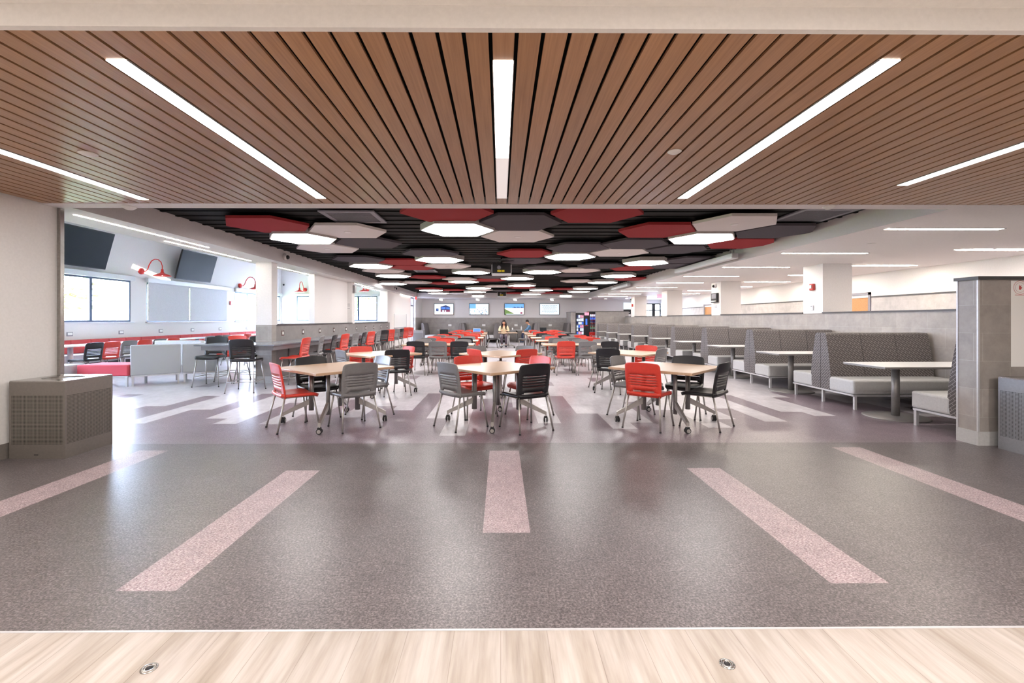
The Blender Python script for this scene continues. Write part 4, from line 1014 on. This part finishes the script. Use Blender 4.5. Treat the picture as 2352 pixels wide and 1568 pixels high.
# ------------------------------------------------------------------ vending machines
def vending(x0, x1, kind, label):
    y0, y1, h = 26.75, 27.6, 1.83 if kind else 1.74
    t = thing('vending_machine', label, 'vending machine', ((x0+x1)/2, y0, 0), 0, 'vending machines'); w = (x1-x0)/2; body = 'vend_red' if kind else 'vend_black'
    bm = bm_(); gl = (-w+.04, w-.06) if kind else (-w+.05, w-.30)
    box(bm, -w, w, .12, y1-y0, 0, h); box(bm, -w, gl[0], 0, .12, 0, h); box(bm, gl[1], w, 0, .12, 0, h); box(bm, gl[0], gl[1], 0, .12, 0, .62 if kind else .48); box(bm, gl[0], gl[1], 0, .12, h-.1, h)
    obj('cabinet', bm, body, t)
    if kind:
        bm = bm_(); box(bm, -w-.004, gl[0], -.004, 0, .62, h); box(bm, gl[0], gl[1], -.004, 0, h-.16, h); obj('door_frame', bm, 'vend_black', t)
    z0, z1 = (.62, h-.12) if kind else (.48, h-.1); n = 6; r = random.Random(kind+2)
    for i in range(n):
        z = z0+(z1-z0)*i/n; obj('shelf', box(bm_(), gl[0], gl[1], .02, .12, z, z+.012), 'silver_white', t)
        m = 6 if kind else 4
        for j in range(m):
            xa = gl[0]+(gl[1]-gl[0])*(j+.12)/m; xb = gl[0]+(gl[1]-gl[0])*(j+.88)/m; hh = (z1-z0)/n
            c = (['disp_dark', 'disp_green', 'disp_dark', 'disp_navy', 'disp_blue', 'disp_white'][i] if kind else r.choice(['disp_blue', 'disp_white', 'disp_pink', 'disp_navy', 'disp_white']))
            if kind:
                xm, rr = (xa+xb)/2, (xb-xa)/2; bm = bm_(); lathe(bm, [(0, 0), (rr, 0), (rr, hh*.5), (rr*.4, hh*.7), (rr*.4, hh*.82), (0, hh*.82)], (xm, .07, z+.012), 8)
            else: bm = box(bm_(), xa, xb, .04, .1, z+.012, z+hh*r.uniform(.72, .9))
            obj('product', bm, c, t)
    obj('glass_pane', box(bm_(), gl[0], gl[1], .004, .008, z0, z1), 'glass', t)
    if kind:
        txt = bpy.data.curves.new('brand_script', 'FONT'); txt.body = 'Coca-Cola'; txt.size = .19; txt.extrude = .002; txt.align_x = 'CENTER'; txt.shear = .3
        fo = bpy.data.objects.new('lettering_curve', txt); me = bpy.data.meshes.new_from_object(fo); bpy.data.objects.remove(fo); me.materials.clear(); me.materials.append(M['paper_white'])
        o = bpy.data.objects.new('lettering', me); COL.objects.link(o); o.parent = t; o.location = (0, -.008, .36); o.rotation_euler = (PI/2, .12*-1, 0)
    else:
        obj('coin_panel', box(bm_(), w-.25, w-.05, -.01, 0, .48, h-.15), 'vend_black', t); obj('bottle_picture', box(bm_(), w-.2, w-.1, -.013, -.01, 1.05, 1.4), 'disp_blue', t)
        obj('header_card', box(bm_(), w-.26, w, -.012, 0, h-.14, h+.03), 'disp_pink', t); obj('red_button_strip', box(bm_(), w-.25, w-.05, -.014, -.01, .98, 1.02), 'vend_red', t)
        obj('delivery_door', box(bm_(), -w+.1, w-.35, -.012, 0, .2, .38), 'grille_gray', t)
vending(4.40, 5.17, 0, 'black snack vending machine with lit blue display beside the tiled block'); vending(5.19, 6.05, 1, 'red drinks vending machine partly behind the far tiled wall')
# ------------------------------------------------------------------ people at the far end
def skin_body(name, verts, edges, radii, mat, parent, root=0):
    me = bpy.data.meshes.new(name); me.from_pydata(verts, edges, []); me.materials.append(M[mat])
    o = bpy.data.objects.new(name, me); COL.objects.link(o); o.parent = parent
    m = o.modifiers.new('skin', 'SKIN'); m.use_smooth_shade = True
    for i, r in enumerate(radii):
        rr = r if isinstance(r, tuple) else (r, r); me.skin_vertices[0].data[i].radius = rr
    me.skin_vertices[0].data[root].use_root = True
    s = o.modifiers.new('sub', 'SUBSURF'); s.levels = 1; s.render_levels = 2
    return o
def person(loc, rz, label, top, leg, feet_dx, arms, hair_long, shirt_long=True):
    """seated figure, local +y = facing; origin on the floor under the hips"""
    t = thing('person', label, 'person', loc, rz)
    P = []; E = []; Rr = []
    def add(p, r, par=None):
        P.append(p); Rr.append(r)
        if par is not None: E.append((par, len(P)-1))
        return len(P)-1
    hip = add((0, 0, .54), (.13, .10)); wa = add((0, .0, .70), (.115, .085), hip); ch = add((0, .03, .90), (.14, .10), wa); sh = add((0, .05, 1.02), (.10, .07), ch)
    nk = add((0, .07, 1.08), .048, sh); hd = add((0, .09, 1.13), .05, nk)
    for s in (-1, 1):
        el, ha = arms[0 if s < 0 else 1]
        a = add((s*.17, .05, 1.00), .052, sh); b = add(el, .042, a); c = add(ha, .028, b)
        d = Vector(ha)-Vector(el); d.normalize(); side = Vector((-d.y, d.x, 0)).normalized() if abs(d.z) < .95 else Vector((1, 0, 0)); pm = Vector(ha)+d*.05; pi = add(tuple(pm), (.035, .02), c)
        for f, (o_, l_) in enumerate(((-.03, .06), (-.01, .075), (.01, .07), (.028, .055))):
            k1 = pm+side*o_+d*l_*.6; k2 = k1+d*l_*.4+Vector((0, 0, -.015)); q = add(tuple(k1), .009, pi); add(tuple(k2), .008, q)
        th = pm-side*s*.045+d*.015; add(tuple(th), .010, pi)
        l0 = add((s*.09, .04, .52), .085, hip); kn = add((s*.10, .44, .50), .062, l0); an_ = add((s*.10, .42+feet_dx, .09), .042, kn)
    b = skin_body('body', P, E, Rr, 'skin', t)
    # head with face
    bm = bm_(); ball(bm, (0, .10, 1.225), .095, 0, (.82, .95, 1.18), 18)
    b2 = bm_(); tube(b2, [(0, .185, 1.235), (0, .205, 1.205), (0, .19, 1.195)], [.008, .014, .008], 8); merge(bm, b2)
    for s in (-1, 1): ball(bm, (s*.079, .095, 1.22), .02, 0, (.4, 1, 1.3), 8)
    hd_ = obj('head', bm, 'skin', t)
    bm = bm_()
    for s in (-1, 1): ball(bm, (s*.03, .182, 1.238), .009, 0, (1.3, .6, .7), 8)
    obj('eye', bm, 'hair_dark', hd_)
    obj('mouth', ball(bm_(), (0, .186, 1.165), .012, 0, (1.8, .5, .5), 8), 'pink_cloth', hd_)
    bm = bm_(); ball(bm, (0, .075, 1.265), .1, 0, (.92, 1.0, .98), 16)
    if hair_long:
        for s in (-1, 1):
            tube(bm, [(s*.07, .09, 1.27), (s*.095, .09, 1.17), (s*.10, .12, 1.05), (s*.085, .15, .93), (s*.07, .16, .86)], [.04, .045, .05, .045, .015], 10)
        tube(bm, [(0, .0, 1.27), (0, -.02, 1.1), (0, -.04, .9)], [.08, .09, .05], 12)
    obj('hair', bm, 'hair_dark', t)
    Rt = Matrix.Translation((0, .07, 1.08)) @ Matrix.Rotation(math.radians(-24), 4, 'X') @ Matrix.Translation((0, -.07, -1.08))
    for o_ in [hd_]+list(hd_.children)+[q for q in t.children if q.name.startswith('hair') ]: o_.data.transform(Rt)
    # clothing: torso with sleeves, trousers
    TP = [(0, -.0, .50), (0, 0, .70), (0, .03, .90), (0, .05, 1.00), (0, .06, 1.055)]; TR = [(.15, .12), (.135, .10), (.155, .115), (.13, .09), (.065, .06)]; TE = [(0, 1), (1, 2), (2, 3), (3, 4)]
    for s in (-1, 1):
        el, ha = arms[0 if s < 0 else 1]; n = len(TP); mid = Vector(el).lerp(Vector(ha), .8)
        TP += [(s*.17, .05, .995), el, tuple(mid)]; TR += [.066, .056, .042]; TE += [(3, n), (n, n+1), (n+1, n+2)]
    skin_body('shirt', TP, TE, TR, top, t)
    JP = [(0, -.02, .53)]; JR = [(.155, .12)]; JE = []
    for s in (-1, 1):
        n = len(JP); JP += [(s*.09, .05, .525), (s*.10, .44, .505), (s*.10, .42+feet_dx, .12)]; JR += [.10, .078, .058]; JE += [(0, n), (n, n+1), (n+1, n+2)]
    skin_body('trousers', JP, JE, JR, leg, t)
    for s in (-1, 1):
        obj('shoe', box(bm_(), s*.10-.045, s*.10+.045, .36+feet_dx, .62+feet_dx, 0, .085, bev=.025), 'shoe', t)
    return t
person((.16, 23.05, 0), PI, 'woman in a cream top with long dark hair leaning over the small table', 'cream_cloth', 'gray_cloth', .0,
       [((-.24, .22, .80), (-.12, .42, .80)), ((.24, .22, .80), (.12, .42, .80))], True)
person((1.72, 27.0, 0), PI/2, 'man in a denim shirt and jeans sitting sideways on the far booth bench', 'denim_shirt', 'jeans', .0,
       [((-.22, .18, .78), (-.12, .38, .66)), ((.22, .18, .78), (.12, .38, .66))], False)
# small table of the woman, with chairs
t = thing('pedestal_table', 'small wood-topped table on a star base where the woman sits', 'table', (.34, 22.0, 0))
obj('table_top', box(bm_(), -.46, .46, -.38, .38, .705, .735, bev=.005), 'table_wood', t)
bm = bm_(); tube(bm, [(0, 0, .09), (0, 0, .705)], .035, 12); obj('post', bm, 'silver_white', t)
for a in range(4):
    R_ = Matrix.Rotation(PI/4+a*PI/2, 4, 'Z'); bm = bm_(); tube(bm, [(.02, 0, .12), (.25, 0, .13), (.45, 0, .075)], [.022, .018, .014], 8); bmesh.ops.transform(bm, matrix=R_, verts=bm.verts[:]); obj('foot_arm', bm, 'silver', t)
    bm = bm_(); caster(bm, (.45, 0, .03), .03); bmesh.ops.transform(bm, matrix=R_, verts=bm.verts[:]); obj('caster', bm, ['black_plastic', 'silver'], t)
place('black', -.38, 21.9, 5, 'black chair at the left side of the woman\'s small table', 'chairs at the small far table'); place('gray', 1.08, 21.85, 176, 'grey chair at the right side of the woman\'s small table', 'chairs at the small far table')
place('black', .17, 23.02, -92, 'black chair the woman sits on', 'chairs at the small far table')
t = thing('paper_cup', 'white paper cup on the far booth table', 'cup', (.70, 27.1, .738)); obj('cup_body', lathe(bm_(), [(0, 0), (.033, 0), (.045, .12), (.04, .12), (0, .115)], (0, 0, 0), 16), 'paper_white', t); obj('lid', lathe(bm_(), [(0, .12), (.047, .12), (.045, .135), (0, .137)], (0, 0, 0), 16), 'silver_white', t)
t = thing('drink_bottle', 'pale bottle standing right of the cup on the far booth table', 'bottle', (1.22, 27.1, .738)); obj('bottle_body', lathe(bm_(), [(0, 0), (.036, 0), (.037, .15), (.015, .2), (.015, .23), (0, .23)], (0, 0, 0), 16), 'paper_white', t); obj('cap', lathe(bm_(), [(0, .23), (.017, .23), (.017, .25), (0, .25)], (0, 0, 0), 12), 'silver_white', t)
def laptop(x, y, z, rz, label, lit):
    t = thing('laptop', label, 'laptop', (x, y, z), rz, 'laptops on the long tables')
    obj('keyboard_base', box(bm_(), -.17, .17, -.11, .12, 0, .018), 'black_plastic', t)
    R_ = Matrix.Translation((0, .12, .018)) @ Matrix.Rotation(math.radians(-15), 4, 'X')
    bm = bm_(); box(bm, -.17, .17, 0, .01, 0, .22); bmesh.ops.transform(bm, matrix=R_, verts=bm.verts[:]); lid = obj('lid', bm, 'silver_white' if lit else 'black_plastic', t)
    bm = bm_(); box(bm, -.155, .155, -.002, 0, .015, .205); bmesh.ops.transform(bm, matrix=R_, verts=bm.verts[:]); obj('display', bm, 'scr_blue' if lit else 'screen_black', lid)
laptop(-1.10, 20.3, .736, -.2, 'open laptop with pale frame on a long table in the left block', True); laptop(-2.2, 17.95, .736, .3, 'open black laptop on a long table in the left block', False)
laptop(2.1, 22.3, .736, .1, 'open black laptop on the farthest long table in the right block', False)
# ------------------------------------------------------------------ outside
o = obj('ground', box(bm_(), -120, XW-.2, -60, 120, -.6, -.3), 'grass'); o['kind'] = 'structure'
def tree(x, y, h, mat, label):
    t = thing('garden_tree', label, 'tree', (x, y, -.3), 0, 'trees outside the windows'); r = random.Random(int(x*10+y))
    bm = bm_(); tube(bm, [(0, 0, 0), (.1, 0, h*.35), (0, .1, h*.7)], [.16, .12, .05], 8); obj('trunk', bm, 'bark', t)
    bm = bm_()
    for _ in range(420):
        a, b, c = r.gauss(0, .33), r.gauss(0, .33), r.gauss(0, .3); p = Vector((a*h*.55, b*h*.55, h*.68+c*h*.45)); s = r.uniform(.12, .26)
        n = Vector((r.uniform(-1, 1), r.uniform(-1, 1), r.uniform(-1, 1))).normalized(); u, v = frame(n)
        bm.faces.new([bm.verts.new(p+q) for q in (u*s, v*s*.6, -u*s, -v*s*.6)])
    obj('crown', bm, mat, t, fix=False)
for i, (x, y, h, m) in enumerate(((-21, 21, 4.2, 'leaf'), (-20, 27.5, 4.6, 'leaf_dark'), (-26, 37, 5.0, 'leaf'), (-15, 34, 4.4, 'leaf_dark'), (-10.5, 36, 4.6, 'leaf'), (-30, 55, 6, 'leaf_dark'))):
    tree(x, y, h, m, 'leafy tree outside the bay windows, %s from the left' % ORD[i])
t = thing('guard_rail', 'thin metal railing outside the far bay window', 'railing', (-7.4, 29.0, -.3))
for x in (-1.5, -.5, .5, 1.5): obj('rail_post', tube(bm_(), [(x, 0, 0), (x, 0, 1.9)], .03, 8), 'grille_gray', t)
obj('top_rail', tube(bm_(), [(-1.5, 0, 1.9), (1.5, 0, 1.9)], .03, 8), 'grille_gray', t)

# ------------------------------------------------------------------ the side structures stand a touch out of square with the header
for o in list(bpy.data.objects):
    if o.parent or o.type == 'CAMERA' or 'label' not in o.keys() and o.get('kind') != 'structure': continue
    n = o.name.split('.')[0]
    if o.get('kind') == 'structure':
        xs = [v.co.x for v in o.data.vertices]; xc = (min(xs)+max(xs))/2; ys = [v.co.y for v in o.data.vertices]; yc = (min(ys)+max(ys))/2
        if n in ('floor', 'ceiling', 'ground', 'wall_far', 'window_5', 'window_6', 'trim_1', 'trim_2', 'trim_3', 'door_3', 'trim_9', 'trim_10') or (n == 'wall_end' and yc > 20) or yc < 1.5 and n != 'wall_left' and n != 'baseboard_left': continue
        if n in ('wall_end', 'trim_7', 'trim_8'): xc = 5.2
        if n in ('wall_near', 'trim_4', 'baseboard_left'): xc = -4.9
        o.location.y -= .0076*xc
    else:
        x, y = o.location.x, o.location.y
        if o.type == 'MESH' and abs(x) < .01:
            vs = [v.co for v in o.data.vertices]; x = sum(v.x for v in vs)/len(vs); y = sum(v.y for v in vs)/len(vs)
        if y > 24.0 or y < 1.9 or n in ('projector', 'gooseneck_lamp') and y > 22: continue
        if n == 'notice_board': x = 5.2
        if n == 'bar_counter': x = -5.0
        o.location.y -= .0076*x
